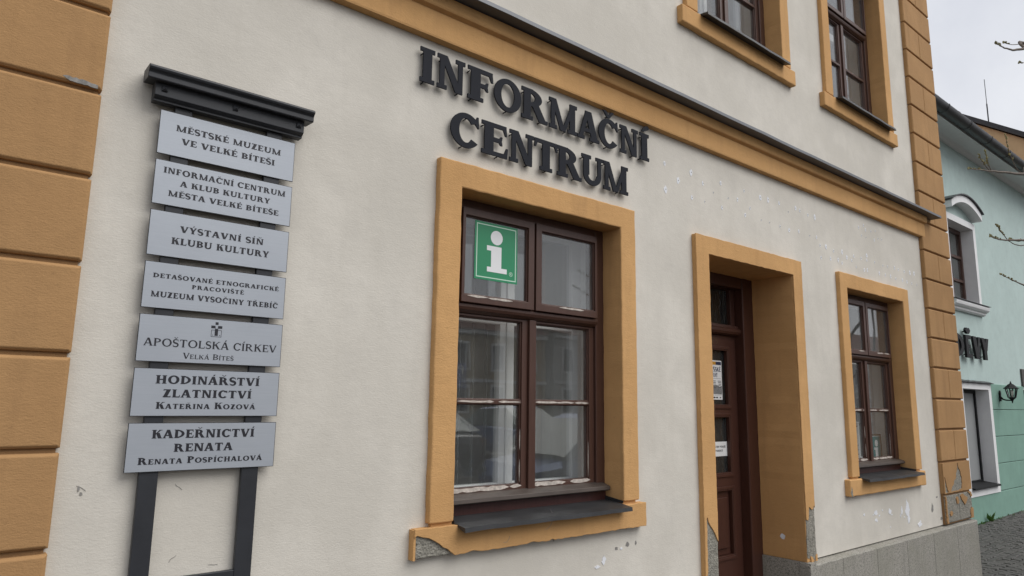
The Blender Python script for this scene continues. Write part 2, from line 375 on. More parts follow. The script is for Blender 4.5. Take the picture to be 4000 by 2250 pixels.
def glyph(ch, st, hl, sf, sh):
    """polygons of a capital letter of height 1 and its width; st stem, hl hairline, sf serif reach, sh serif height"""
    P = []
    def rc(x0, y0, x1, y1): P.append([(x0, y0), (x1, y0), (x1, y1), (x0, y1)])
    def foot(x, w_, y, l=1, r=1):
        if sf: rc(x-sf*l, y, x+w_+sf*r, y+sh)
    def stem(x, w_, b=1, t=1):
        rc(x, 0, x+w_, 1)
        if b: foot(x, w_, 0)
        if t: foot(x, w_, 1-sh)
    def arm(x0, x1, y, up_=0, dn=0, w_=None):
        rc(x0, y, x1, y+hl); e = hl*.9+.02
        if sf and up_: P.append([(x1-e*.8, y+hl*.5), (x1, y+hl*.5), (x1+.02, y+hl+up_), (x1-.03, y+hl+up_)])
        if sf and dn: P.append([(x1-e*.8, y+hl*.5), (x1, y+hl*.5), (x1+.02, y-dn), (x1-.03, y-dn)][::-1])
    s = sf
    if ch in BASE:
        b, acc = BASE[ch]; P, W = glyph(b, st, hl, sf, sh)
        c = W/2; k = max(hl, .1)
        if acc == 'a': P.append([(c-.04, 1.07), (c+.06, 1.07), (c+.20, 1.27), (c+.03, 1.27)])
        else:
            P.append([(c-.22, 1.26), (c-.04, 1.07), (c+.04, 1.07), (c-.12, 1.26)]); P.append([(c+.04, 1.07), (c-.04, 1.07), (c+.12, 1.26), (c+.22, 1.26)])
        return P, W
    t2 = max(hl, st*.62)
    if ch == 'I': stem(s, st); W = st+2*s
    elif ch == 'H': W = .80+2*s; stem(s, st); stem(W-s-st, st); rc(s, .5-hl/2, W-s, .5+hl/2)
    elif ch == 'N':
        W = .76+2*s; rc(s, 0, s+t2, 1); rc(W-s-t2, 0, W-s, 1); foot(s, t2, 0); foot(W-s-t2, t2, 1-sh); foot(s, t2, 1-sh, 1, 0)
        k = st*(.95 if st > .22 else 1.12); P.append(diag(s, 1, W-s-k, 0, k))
    elif ch == 'M':
        W = 1.0+2*s; rc(s, 0, s+t2, 1); rc(W-s-st*.9, 0, W-s, 1); foot(s, t2, 0); foot(W-s-st*.9, st*.9, 0); foot(s, t2, 1-sh, 1, 0); foot(W-s-st*.9, st*.9, 1-sh, 0, 1)
        c = W/2; k = st*(.80 if st > .22 else 1.05); P.append(diag(s, 1, c-k*.62, 0, k)); P.append(diag(W-s-hl*1.1, 1, c-hl*.45, 0, hl*1.1))
    elif ch == 'F' or ch == 'E' or ch == 'L':
        W = {'F': .60, 'E': .64, 'L': .62}[ch]+s; stem(s, st); x1 = W
        if ch != 'L': arm(s, x1-.03, 1-hl, dn=.17 if s else 0); arm(s, x1-.16, .5-hl/2, up_=.07 if s else 0, dn=.07 if s else 0)
        if ch != 'F': arm(s, x1, 0, up_=.19 if s else 0)
    elif ch == 'T':
        W = .78; c = W/2; rc(c-st/2, 0, c+st/2, 1); foot(c-st/2, st, 0); rc(.02, 1-hl, W-.02, 1)
        if s: P.append([(0, 1-hl-.15), (.05, 1-hl-.15), (.10+hl*.4, 1), (.02, 1)]); P.append([(W, 1-hl-.15), (W-.02, 1), (W-.10-hl*.4, 1), (W-.05, 1-hl-.15)])
    elif ch == 'O' : W = 1.0 if s else .8; P += ell(W/2, .5, W/2, .52, st*1.02, hl*1.15, 0, 360, 36)
    elif ch == 'C' or ch == 'G':
        W = .86 if s else .74; P += ell(.5*W/.93, .5, .5*W/.93, .52, st*1.02, hl*1.2, 38, 322, 30)
        if s: P.append([(W-.07-hl*.6, .80), (W-.03, .66), (W, .66), (W-.02, 1.0), (W-.07, 1.0)])
        if ch == 'G': rc(W-st, .06, W, .44); foot(W-st, st, .44-sh)
    elif ch == 'D': W = .92 if s else .74; stem(s, st); P += ell(s+st*.3, .5, W-s-st*.3, .5, st*1.02, hl, -90, 90, 22); rc(s, 0, s+st*.5, hl); rc(s, 1-hl, s+st*.5, 1)
    elif ch in 'PRB':
        W = {'P': .70, 'R': .80, 'B': .72}[ch]+s*.5; stem(s, st); wb = W-(.10 if ch == 'R' else 0)
        yb = .44; P += ell(s+st*.8, (1+yb)/2, wb-s-st*.8, (1-yb)/2, st, hl, -90, 90, 20); rc(s, 1-hl, s+st*.9, 1); rc(s, yb, s+st*.9, yb+hl)
        if ch == 'R': P.append([(s+st*1.0, yb+hl), (s+st*2.1, yb+hl), (W+.10, 0), (W+.10-st*1.15, 0)]); W += .10; (rc(W-.10, 0, W+.02, sh) if s else None)
        if ch == 'B': P += ell(s+st*.8, (yb+hl)/2, W+.04-s-st*.8, (yb+hl)/2, st, hl, -90, 90, 20); rc(s, 0, s+st*.9, hl); W += .04
    elif ch == 'S':
        W = .60; pts = []; ws = []
        for k in range(15): a = R(40+k*230/14); pts.append((W/2+.235*math.cos(a), .735+.225*math.sin(a))); ws.append(hl*1.2+(st*1.05-hl)*(k/14)**1.5)
        for k in range(1, 15): a = R(90-k*230/14); pts.append((W/2+.24*math.cos(a), .265+.225*math.sin(a))); ws.append(hl*1.2+(st*1.05-hl)*(1-k/14)**1.5)
        P += path(pts, ws)
        if s: P.append([(W-.10, .97), (W-.04, .97), (W-.03, .70), (W-.07, .70)]); P.append([(.02, .30), (.06, .30), (.12, .03), (.04, .03)])
    elif ch == 'U': W = .78+2*s; rc(s, .33, s+st, 1); rc(W-s-t2, .33, W-s, 1); foot(s, st, 1-sh); foot(W-s-t2, t2, 1-sh); P += ell(W/2, .35, W/2-s, .37, (st+t2)/2, hl*1.3, 180, 360, 22)
    elif ch == 'V' or ch == 'A':
        W = .86 if s else .66; c = W/2; k = .0 if s else .0
        a = [diag(k, 1, c-st*.5, 0, st*1.1), diag(W-k-(t2 if not s else hl*1.2), 1, c-hl*.3, 0, (t2 if not s else hl*1.25))]
        if s: a += [[(-s*.6, 1-sh), (st+s*1.5, 1-sh), (st+s*1.5, 1), (-s*.6, 1)], [(W-hl-s*1.6, 1-sh), (W+s*.6, 1-sh), (W+s*.6, 1), (W-hl-s*1.6, 1)]]
        if ch == 'A':
            a = [[(W-x, 1-y) for x, y in q] for q in a]; a.append([(W*.22, .27), (W*.78, .27), (W*.74, .27+hl), (W*.26, .27+hl)])
        P += a
    elif ch == 'Y':
        W = .80 if s else .62; c = W/2; rc(c-st/2, 0, c+st/2, .48); foot(c-st/2, st, 0); P.append(diag(0, 1, c-st*.5, .42, st*1.05)); P.append(diag(W-hl*1.3, 1, c+st*.5-hl*1.3, .42, hl*1.3 if s else st))
        if s: foot(.03, st, 1-sh, .9, .5); foot(W-hl*1.3, hl*1.2, 1-sh, 1, .5)
    elif ch == 'K':
        W = .82 if s else .7; stem(s, st); P.append([(s+st*.9, .42), (s+st*.9, .56), (W-hl*1.4, 1), (W, 1)]); P.append([(s+st*1.0, .62), (s+st*2.2, .66), (W+.05, 0), (W+.05-st*1.2, 0)])
        if s: foot(W-hl*1.2, hl*1.1, 1-sh); rc(W+.0, 0, W+.08, sh)
        W += .06
    elif ch == 'Z': W = .68; rc(.03, 1-hl, W-.02, 1); rc(0, 0, W, hl); P.append(diag(0, 0, W-st*1.35, 1, st*1.35)); (P.append([(.03, 1-hl), (.10, 1-hl), (.08, .80), (.04, .80)]), P.append([(W-.08, hl), (W, hl), (W, .22), (W-.05, .22)])) if s else None
    elif ch == '2': W = .56; P += path([(.06, .78), (.10, .9), (.2, .97), (.33, .97), (.45, .9), (.48, .76), (.42, .6), (.06, .05), (.06, .04), (.54, .04)], hl)
    elif ch == '5': W = .56; P += path([(.48, .96), (.12, .96), (.08, .55), (.25, .6), (.4, .55), (.48, .4), (.47, .2), (.36, .06), (.2, .03), (.06, .1)], hl)
    else: W = .3
    return P, W
def line_polys(text, x0, x1, zb, cap, st, hl, sf, sh, small=.76, by_word=False):
    items = []; tot = 0; nsp = 0
    for ch in text:
        if ch == ' ': items.append((None, .32*cap, cap)); tot += .32*cap; continue
        k = cap*small if ch.islower() else cap
        P, W = glyph(ch.upper(), st, hl, sf, sh); items.append((P, W*k, k)); tot += W*k
    gap = (x1-x0-tot)/max(1, len(items)-1)
    fit = min(1.32, (x1-x0-cap*.13*(len(items)-1))/tot); gap = (x1-x0-tot*fit)/max(1, len(items)-1)
    o = []; x = x0; words = [[]]
    for P, W, k in items:
        if P:
            for q in P: o.append([(x+a*k*fit, zb+b*k) for a, b in q]); words[-1].append(o[-1])
        else: words.append([])
        x += W*fit+gap
    return words if by_word else o
SERIF = (.265, .135, .07, .08)
SLAB = (.250, .130, .080, .120)
SANS = (.19, .17, 0, 0)

# ================================================================== THE SQUARE
sq = Geo().add([(-250, -250, 0), (250, -250, 0), (250, 250, 0), (-250, 250, 0)], [(0, 1, 2, 3)]).obj('square_paving', M['mortar'])
tag(sq, 'dark cobbled paving of the square in front of the houses', 'paving', kind='structure')

# granite setts on the strip of pavement beside the corner
def sett_mesh(k):
    rnd = random.Random(k); a, b = .046, .034
    top = [(x*.86+rnd.uniform(-.004, .004), y*.84+rnd.uniform(-.004, .004), .022+rnd.uniform(-.003, .003)) for x, y in ((-a, -b), (a, -b), (a, b), (-a, b))]
    mid = [(x+rnd.uniform(-.004, .004), y+rnd.uniform(-.004, .004), .012) for x, y in ((-a, -b), (a, -b), (a, b), (-a, b))]
    bot = [(x, y, -.01) for x, y, _ in mid]
    g = Geo().add(bot+mid+top, [(8, 9, 10, 11)]+[(i, (i+1) % 4, (i+1) % 4+4, i+4) for i in range(4)]+[(i+4, (i+1) % 4+4, (i+1) % 4+8, i+8) for i in range(4)])
    return g
variants = [sett_mesh(k) for k in range(8)]
spots = []
y = -1.0; row = 0
while y < 1.17:
    x = 6.5+random.uniform(0, .06)
    while x < 15.5:
        wv = .03*math.sin(x*1.7+row*.13)
        spots.append((x, y+wv, random.uniform(-.12, .12), random.randrange(8))); x += .102+random.uniform(-.006, .006)
    y += .077; row += 1
def vis(p):
    d = Vector((p[0], p[1]+2.4, -1.6)); zc = d.dot(fw); return abs(d.dot(rt)/zc) < 18/24.296 and abs(d.dot(up)/zc) < 10.125/24.296 and p[0]/(p[1]+2.4) > 3.1
front = sorted([s for s in spots if vis(s)], key=lambda s: s[0]**2+(s[1]+2.4)**2)
near = set(front[:300])
vm = [g.mesh('cobblestone', M['sett']) for g in variants]
for s in front[:300]:
    o = bpy.data.objects.new('cobblestone', vm[s[3]]); COL.objects.link(o); o.parent = sq
    o.location = (s[0], s[1], random.uniform(-.004, .003)); o.rotation_euler = (random.uniform(-.05, .05), random.uniform(-.05, .05), s[2])
g = Geo()
for s in spots:
    if s in near: continue
    c, sn = math.cos(s[2]), math.sin(s[2]); dz = random.uniform(-.004, .003)
    q = variants[s[3]]; g.add([(s[0]+vx*c-vy*sn, s[1]+vx*sn+vy*c, vz+dz) for vx, vy, vz in q.v], q.f)
tag(g.obj('cobblestones', M['sett'], sq), kind='stuff')

# ================================================================== THE OCHRE AND CREAM TOWN HOUSE
house = tag(empty('town_house', (3.0, 0, 0)), 'cream stuccoed town house with ochre quoins, cornice and window surrounds', 'building')
XL, XR, ZT = -6.0, 7.445, 7.6
WIN = [(2.18, 0.0, 'w1'), (5.768, -.022, 'w2'), (3.960, 2.925, 'u1'), (5.755, 2.915, 'u2')]
holes = [rect(xc-.555, xc+.555, 1.07+dz, 2.57+dz) for xc, dz, _ in WIN] + [[(3.42, .620), (4.52, .620), (4.52, 2.55), (3.42, 2.55)]]
holes[-1] = rect(3.42, 4.52, .70, 2.55)
# wall sheet with real openings; door opening reaches the foot of the wall
outer = [(XL, .617), (3.42, .617), (3.42, 2.55), (4.52, 2.55), (4.52, .617), (XR, .617), (XR, ZT), (XL, ZT)]
g = Geo(); g.flat(holed(outer, holes[:4]), 0, .58)
part(g, 'wall', M['cream'], house)
g = Geo().box(XL, 3.42, .02, .57, 0, .6165).box(4.52, XR-.003, .02, .57, 0, .6165)
part(g, 'footing', M['mortar'], house)
g = Geo().box(XR-.45, XR-.004, .581, 9, 0, ZT); part(g, 'side_wall', M['cream'], house)
g = Geo()
g.along_x([(.58, ZT+.001), (-.35, ZT+.001), (-.38, ZT+.12), (.6, ZT+.16)], XL, XR+.3); part(g, 'eaves', M['ochre'], house)
g = Geo(); g.along_x([(-.42, ZT+.165), (4.5, ZT+4.2), (9.2, ZT+.165)], XL, XR+.35); part(g, 'roof', M['tile'], house)
# rooms behind the windows
def room(x0, x1, z0, z1, name):
    y0, y1 = .585, 4.2
    g = Geo().add([(x0, y0, z0), (x1, y0, z0), (x1, y1, z0), (x0, y1, z0), (x0, y0, z1), (x1, y0, z1), (x1, y1, z1), (x0, y1, z1)],
                  [(1, 2, 6, 5), (2, 3, 7, 6), (3, 0, 4, 7), (4, 5, 6, 7), (3, 2, 1, 0)])
    part(g, name, M['room'], house)
room(.4, 3.3, .25, 2.9, 'room_shell'); room(3.35, 4.62, .02, 2.9, 'hall_shell'); room(4.66, 6.9, .25, 2.9, 'room_shell'); room(2.6, 6.9, 3.4, 6.4, 'room_shell')

# ---- cornice and flashing
prof = [(-.001, 3.157), (-.036, 3.160), (-.038, 3.168), (-.038, 3.282), (-.046, 3.286), (-.058, 3.292), (-.062, 3.300), (-.063, 3.318), (-.066, 3.340), (-.068, 3.348), (-.001, 3.3515)]
part(Geo().along_x(prof, XL, 6.885), 'cornice', M['ochre'], house)
rnd = random.Random(4)
g = Geo(); n = 60; v = []
for i in range(n+1):
    x = XL+(7.05-XL)*i/n; j = rnd.uniform(-.002, .002)
    v += [(x, -.001, 3.424+j), (x, -.128, 3.376+j), (x, -.132, 3.354+j), (x, -.127, 3.353+j), (x, -.0005, 3.354)]
f = []
for i in range(n):
    for k in range(5): f.append((i*5+k, i*5+(k+1) % 5, (i+1)*5+(k+1) % 5, (i+1)*5+k))
f += [tuple(range(5)), tuple(range(n*5, n*5+5))]
g.add(v, f); part(g, 'cornice_flashing', M['zinc'], house)

# ---- quoins
def quoin_geo(x0, x1, z0, z1, proud=.036, ch=.008, side=None):
    g = Geo(); y1 = .45 if side else .02
    xs = x1
    b = [(x0, y1, z0), (xs, y1, z0), (xs, y1, z1), (x0, y1, z1)]
    m_ = [(x0, -proud+ch, z0), (xs, -proud+ch, z0), (xs, -proud+ch, z1), (x0, -proud+ch, z1)]
    fr = [(x0+ch, -proud, z0+ch), (xs-ch, -proud, z0+ch), (xs-ch, -proud, z1-ch), (x0+ch, -proud, z1-ch)]
    g.add(b+m_+fr, [(0, 1, 2, 3)]+[(i, (i+1) % 4, (i+1) % 4+4, i+4) for i in range(4)]+[(i+4, (i+1) % 4+4, (i+1) % 4+8, i+8) for i in range(4)]+[(8, 9, 10, 11)])
    return g
part(Geo().box(-.36, .288, -.020, .001, .62, 3.150), 'quoin_bed', M['ochre_joint'], house)
part(Geo().box(6.832, XR+.018, -.020, .44, .619, ZT-.01), 'quoin_bed', M['ochre_joint'], house)
jl = [.64, .905, 1.176, 1.449, 1.720, 1.991, 2.258, 2.530, 2.795, 3.06]
for a, b in zip(jl, jl[1:]): part(quoin_geo(-.37, .297, a+.007, b-.007), 'quoin_block', M['ochre_q'], house, bevel=.0025)
jr = [.622, .866, 1.144, 1.42, 1.690, 1.964, 2.231, 2.497, 2.769, 3.038, 3.312, 3.598, 3.885, 4.165, 4.450, 4.735, 5.017, 5.300, 5.585, 5.868, 6.15, 6.43, 6.71, 6.99, 7.27, 7.55]
QX0, QX1, QM = 6.824, 7.487, 7.160
for i, (a, b) in enumerate(zip(jr, jr[1:])):
    if i == 0:      # lowest course: render has fallen off, flakes of ochre left
        for x0, x1 in ((QX0+.012, QM-.003), (QM+.003, QX1)):
            q = part(quoin_geo(x0, x1, a+.004, b-.008, .029, .008, True), 'quoin_block', M['concrete'], house, bevel=.004)
            q['label'] = 'lowest corner block, bare grey render with few ochre flakes'
            lst = [[(7.085, .82), (7.12, .835), (7.150, .80), (7.135, .775), (7.10, .778)], [(6.915, .705), (6.955, .725), (6.985, .712), (6.965, .69), (6.925, .684)], [(6.838, .628), (6.872, .628), (6.862, .74), (6.868, .80), (6.853, .855), (6.838, .855)]] if x0 < 7 else \
                  [[(7.19, .835), (7.25, .852), (7.29, .83), (7.36, .815), (7.345, .785), (7.31, .765), (7.285, .752), (7.26, .778), (7.22, .80)], [(7.415, .628), (7.484, .628), (7.484, .712), (7.455, .705), (7.44, .72), (7.42, .69)], [(7.39, .856), (7.46, .856), (7.482, .815), (7.455, .81), (7.43, .84)]]
            for k, pl_ in enumerate(lst): part(Geo().prism(wob(pl_, .010, .005, seed=k+20), -.0355, -.026), 'ochre_flake', M['ochre_q'], q)
    elif i == 1:    # ochre coat with a drop-shaped loss
        core = part(quoin_geo(QX0+.003, QX1-.001, a+.009, b-.009, .029, .008, True), 'quoin_block', M['ochre_q'], house, bevel=.003)
        core['label'] = 'corner block with a drop-shaped loss showing grey render'
        o_ = wob(rect(QX0+.006, QX1-.004, a+.011, b-.011), .03, .002, seed=8)
        h1 = [(7.172, 1.125), (7.192, 1.123), (7.198, 1.085), (7.222, 1.065), (7.245, 1.03), (7.262, .985), (7.255, .93), (7.235, .893), (7.14, .886), (7.05, .884), (6.985, .885), (7.005, .92), (7.055, .945), (7.075, .975), (7.12, 1.0), (7.135, 1.04), (7.165, 1.07)]
        h2 = [(6.850, 1.02), (6.862, 1.015), (6.872, .985), (6.885, .94), (6.90, .905), (6.93, .884), (6.885, .883), (6.850, .884)]
        for hh, sd_ in ((h1, 3), (h2, 5)):
            cx_ = sum(p[0] for p in hh)/len(hh); cz_ = sum(p[1] for p in hh)/len(hh)
            part(Geo().prism(wob([(cx_+(p[0]-cx_)*1.03, cz_+(p[1]-cz_)*1.02) for p in hh], .02, .001, seed=sd_), -.0305, -.026), 'bare_render', M['concrete'], core)
        part(Geo().flat(holed(o_, [wob(h1, .012, .006, seed=3), wob(h2, .012, .005, seed=5)]), -.036, -.0288), 'ochre_coat', M['ochre_q'], core)
    elif i % 2 == 1: part(quoin_geo(QX0, QX1, a+.007, b-.007, side=True), 'quoin_block', M['ochre_q'], house, bevel=.0025)
    else:
        part(quoin_geo(QX0, QM-.002, a+.007, b-.007, side=True, ch=.006), 'quoin_block', M['ochre_q'], house, bevel=.002)
        part(quoin_geo(QM+.002, QX1, a+.007, b-.007, side=True, ch=.006), 'quoin_block', M['ochre_q'], house, bevel=.002)
# chipped spot on the left quoin joint
part(Geo().prism(wob([(.19, 2.552), (.225, 2.556), (.283, 2.549), (.284, 2.538), (.23, 2.540), (.20, 2.546)], .008, .0025, seed=2), -.0364, -.03), 'bare_chip', M['chip'], house)

# ---- granite plinth
jx = [4.435, 4.881, 5.405, 5.934, 6.465, 6.992, 7.505]
def plinth(x0, x1):
    g = Geo(); rnd = random.Random(int(x0*100)+900); n = 6; v = []; f = []
    for i in range(n+1):
        x = x0+(x1-x0)*i/n; j = rnd.uniform(-.002, .002)
        v += [(x, .018, 0), (x, -.052, 0), (x, -.052, .592+j), (x, -.046, .600+j), (x, .018, .609)]
    for i in range(n):
        for k in range(5): f.append((i*5+k, i*5+(k+1) % 5, (i+1)*5+(k+1) % 5, (i+1)*5+k))
    f += [tuple(range(5)), tuple(range(n*5, n*5+5))]
    g.add(v, f); part(g, 'plinth_slab', M['granite'], house)
for a, b in zip(jx, jx[1:]): plinth(a+.0025, b-.0025)
x = 3.50
while x > -1.2: plinth(x-.527, x-.003); x -= .53
part(Geo().box(4.445, 4.515, -.0515, .30, 0, .612), 'plinth_slab', M['granite'], house)
part(Geo().box(3.42, 3.485, .02, .30, 0, .612), 'plinth_slab', M['granite'], house)
part(Geo().box(3.49, 4.44, -.02, .60, .001, .14), 'door_step', M['granite'], house, bevel=.008)

# ---- windows
def ring(g, x0, x1, z0, z1, w_, y0, y1, mi=0, holes_=None):
    g.flat(holed(rect(x0, x1, z0, z1), holes_ or [rect(x0+w_, x1-w_, z0+w_, z1-w_)]), y0, y1, mi)
def jag(x0, x1, z0, z1, seed, dens=.02, cover=.8):
    """irregular strips of bare wood where paint has flaked, as polygons"""
    rnd = random.Random(seed); o = []; x = x0
    while x < x1-.01:
        L = min(x1-x, rnd.uniform(.08, .22)*(.6+cover))
        n = max(3, int(L/(dens*2.2))); a = z0+(z1-z0)*rnd.uniform(0, .2); b = z1-(z1-z0)*rnd.uniform(0, .2)
        up_ = [(x+L*i/n, min(z1, b+rnd.uniform(-.5, .2)*(z1-z0)*.38*(0 < i < n)-(b-a)*.45*(i in (0, n)))) for i in range(n+1)]
        dn = [(x+L*i/n, max(z0, a+rnd.uniform(-.2, .5)*(z1-z0)*.38*(0 < i < n)+(b-a)*.45*(i in (0, n)))) for i in range(n+1)]
        poly = up_[::-1]+dn
        o.append([(p[0], p[1]) for p in poly]); x += L+rnd.uniform(.0, .06)*(1.2-cover)*3
    return o
def build_window(xc, dz, key):
    T, Bt = 2.520+dz, 1.120+dz
    wf = Geo()
    Y0, Y1 = .098, .170
    wf.box(xc-.54, xc-.452, Y0, Y1, 1.09+dz, 2.545+dz).box(xc+.452, xc+.54, Y0, Y1, 1.09+dz, 2.545+dz)
    wf.box(xc-.4515, xc+.4515, Y0+.001, Y1, 2.474+dz, 2.545+dz).box(xc-.4515, xc+.4515, Y0+.002, Y1, 1.09+dz, 1.198+dz)
    wf.along_x([(Y1-.001, 1.997+dz), (.104, 1.997+dz), (.098, 2.002+dz), (.086, 2.010+dz), (.080, 2.022+dz), (.080, 2.034+dz), (.088, 2.040+dz), (Y1-.001, 2.042+dz)], xc-.4512, xc+.4512)
    win = part(wf, 'window', M['wood'], house, bevel=.003)
    # ochre surround with reveal
    pi = [(xc-.512, Bt+.008), (xc-.512, T), (xc+.512, T), (xc+.512, Bt+.008), (xc+.628, Bt+.008), (xc+.628, T+.115), (xc-.628, T+.115), (xc-.628, Bt+.008)]
    part(Geo().prism(wob(pi, .045, .0016, seed=int(xc*10)), -.032, .135), 'surround', M['ochre'], win, bevel=.006)
    part(Geo().prism(rect(xc-.612, xc-.5125, Bt-.03, Bt+.015), -.018, .02).prism(rect(xc+.5125, xc+.612, Bt-.03, Bt+.015), -.018, .02), 'surround_foot', M['ochre'], win)
    # block under the sill
    z0, z1 = 1.000+dz, 1.116+dz
    if key == 'w1':
        core = part(Geo().box(xc-.690, xc+.660, -.034, .004, z0+.004, z1-.006), 'sill_block', M['concrete'], win, bevel=.006)
        cut = [(xc-.6985, z0+.086), (xc-.688, z0+.092), (xc-.66, z0+.083), (xc-.635, z0+.078), (xc-.61, z0+.066), (xc-.585, z0+.052), (xc-.565, z0+.036), (xc-.545, z0+.028), (xc-.525, z0+.012), (xc-.508, z0+.0)]
        bot = [(xc-.46, z0+.001), (xc-.43, z0+.007), (xc-.415, z0+.008), (xc-.38, z0+.001), (xc-.25, z0), (xc-.13, z0+.001), (xc-.10, z0+.007), (xc-.09, z0+.006), (xc-.06, z0+.001), (xc+.0, z0+.0), (xc+.02, z0+.006), (xc+.035, z0+.0), (xc+.35, z0+.001), (xc+.665, z0)]
        poly = [(xc-.698, z1)]+cut+bot+[(xc+.666, z1-.002)]
        part(Geo().prism(wob(poly, .02, .0022, seed=77), -.043, -.033), 'ochre_coat', M['ochre'], core, bevel=.002)
        part(Geo().box(xc-.699, xc-.689, -.0345, .003, z0, z1-.004).box(xc+.659, xc+.667, -.0335, .003, z0+.002, z1-.004).box(xc-.690, xc+.660, -.033, .003, z1-.0065, z1-.002), 'ochre_coat', M['ochre'], core)
    else:
        part(Geo().prism(wob(rect(xc-.690, xc+.668, z0, z1), .05, .002, seed=int(xc*7)), -.042, .004), 'sill_block', M['ochre'], win, bevel=.007)
        if key == 'w2': part(Geo().prism(blob(xc-.672, z0+.03, .012, .035, 10, .3, 3), -.0430, -.04), 'bare_chip', M['concrete'], win)
    # sheet-metal sill
    rnd = random.Random(int(xc*31)); n = 14; v = []
    for i in range(n+1):
        t = i/n; j = rnd.uniform(-.002, .002)
        xb = xc-.508+1.016*t; xf = xc-.500+1.0*t
        v += [(xb, .100, 1.126+dz), (xf, -.030, 1.119+dz+j*.4), (xf, -.094, 1.111+dz+j), (xf, -.097, 1.093+dz+j), (xf, -.091, 1.093+dz+j), (xf, -.028, 1.112+dz), (xb, .100, 1.118+dz)]
    f = []
    for i in range(n):
        for k in range(7): f.append((i*7+k, i*7+(k+1) % 7, (i+1)*7+(k+1) % 7, (i+1)*7+k))
    f += [tuple(range(7)), tuple(range(n*7, n*7+7))]
    sg = Geo().add(v, f)
    for s_ in (-1, 1):      # turned-up ends beside the reveal
        xa = xc+s_*.5075
        sg.add([(xa, .098, 1.126+dz), (xa, -.030, 1.119+dz), (xa, -.030, 1.131+dz), (xa, .098, 1.146+dz), (xa-s_*.002, .098, 1.126+dz), (xa-s_*.002, -.030, 1.119+dz), (xa-s_*.002, -.030, 1.131+dz), (xa-s_*.002, .098, 1.146+dz)],
               [(0, 1, 2, 3), (4, 5, 6, 7), (0, 1, 5, 4), (1, 2, 6, 5), (2, 3, 7, 6), (3, 0, 4, 7)])
    part(sg, 'metal_sill', M['slate'], win)
    # weather board under the sashes
    part(Geo().along_x([(.1115, 1.212+dz), (.084, 1.206+dz), (.050, 1.196+dz), (.047, 1.178+dz), (.060, 1.172+dz), (.0965, 1.176+dz), (.1115, 1.18+dz)], xc-.4995, xc+.4995), 'drip_board', M['drip'], win, bevel=.002)
    part(Geo().box(xc-.511, xc+.511, .090, .0975, 1.124+dz, 1.1755+dz), 'apron_board', M['redwood'], win)
    # upper sashes, opening outwards
    for s_ in (-1, 1):
        xa, xb = sorted((xc+s_*.006, xc+s_*.434)); sa = Geo()
        z0, z1 = 2.040+dz, 2.473+dz; gx0, gx1 = sorted((xc+s_*.049, xc+s_*.412)); gz0, gz1 = 2.081+dz, 2.432+dz
        ring(sa, xa, xb, z0, z1, 0, .066, .0975, 0, [rect(gx0-.006, gx1+.006, gz0-.006, gz1+.006)])
        ring(sa, gx0-.0065, gx1+.0065, gz0-.0065, gz1+.0065, 0, .076, .096, 0, [rect(gx0, gx1, gz0, gz1)])
        sash = part(sa, 'sash', M['wood'], win, bevel=.002)
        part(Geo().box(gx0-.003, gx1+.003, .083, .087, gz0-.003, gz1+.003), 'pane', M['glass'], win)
        bw = Geo()
        for k, q in enumerate(jag(gx0+.06+.05*s_, gx1-.02, gz0-.018, gz0-.005, int(xc*3)+s_*7+k_seed(key), .012, .45)):
            if key in ('w1', 'w2'): part(Geo().prism(q, .0645, .068), 'flaked_paint', M['barewood'], win)
    # lower sashes
    for s_ in (-1, 1):
        xa, xb = sorted((xc+s_*.001, xc+s_*.451)); sa = Geo()
        z0, z1 = 1.199+dz, 1.996+dz; gx0, gx1 = sorted((xc+s_*.046, xc+s_*.410)); gz0, gz1 = 1.234+dz, 1.979+dz
        hs_ = [rect(gx0, gx1, gz0, 1.590+dz), rect(gx0, gx1, 1.619+dz, gz1)]
        ring(sa, xa, xb, z0, z1, 0, .112, .150, 0, [rect(gx0-.006, gx1+.006, gz0-.006, gz1+.006)])
        ring(sa, gx0-.0065, gx1+.0065, gz0-.0065, gz1+.0065, 0, .120, .149, 0, hs_)
        sa.box(gx0-.004, gx1+.004, .1125, .1205, 1.594+dz, 1.615+dz)
        if s_ == 1: sa.box(xc-.004, xc+.038, .098, .1115, z0+.002, z1)
        sash = part(sa, 'sash', M['wood'], win, bevel=.002)
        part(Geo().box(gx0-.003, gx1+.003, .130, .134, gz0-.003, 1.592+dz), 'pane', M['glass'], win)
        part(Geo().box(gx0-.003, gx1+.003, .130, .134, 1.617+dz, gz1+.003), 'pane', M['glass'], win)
        bw = Geo()
        for q in (jag(gx0, gx1, 1.5985+dz, 1.6115+dz, int(xc*5)+s_*3+k_seed(key), .010, .98) if key[0] == 'w' else []): part(Geo().prism(q, .1105, .1135), 'flaked_paint', M['barewood'], win)
        for q in (jag(gx0-.03, gx1+.01, 1.2135+dz, gz0+.001, int(xc*9)+s_*5+k_seed(key), .010, .98) if key[0] == 'w' else []): part(Geo().prism(q, .1105, .1125), 'flaked_paint', M['barewood'], win)
        if key in ('w1', 'w2'):
            for q in jag(1.24+dz, 1.55+dz, 0, .006, 5+s_, .03, .3): part(Geo().prism([(gx1+.001+b_, a_) for a_, b_ in q], .1185, .1205), 'flaked_paint', M['barewood'], win)
    # inner white casement and lining of the box window
    iw = Geo()
    iw.box(xc-.55, xc-.452, .275, .318, 1.10+dz, 2.55+dz).box(xc+.452, xc+.55, .275, .318, 1.10+dz, 2.55+dz)
    iw.box(xc-.046, xc+.046, .2745, .317, 1.20+dz, 2.49+dz).box(xc-.451, xc+.451, .276, .317, 1.10+dz, 1.222+dz).box(xc-.451, xc+.451, .276, .317, 2.47+dz, 2.55+dz).box(xc-.451, xc+.451, .2735, .316, 1.985+dz, 2.055+dz)
    iw.box(xc-.008, xc+.008, .268, .2745, 1.20+dz, 2.48+dz)
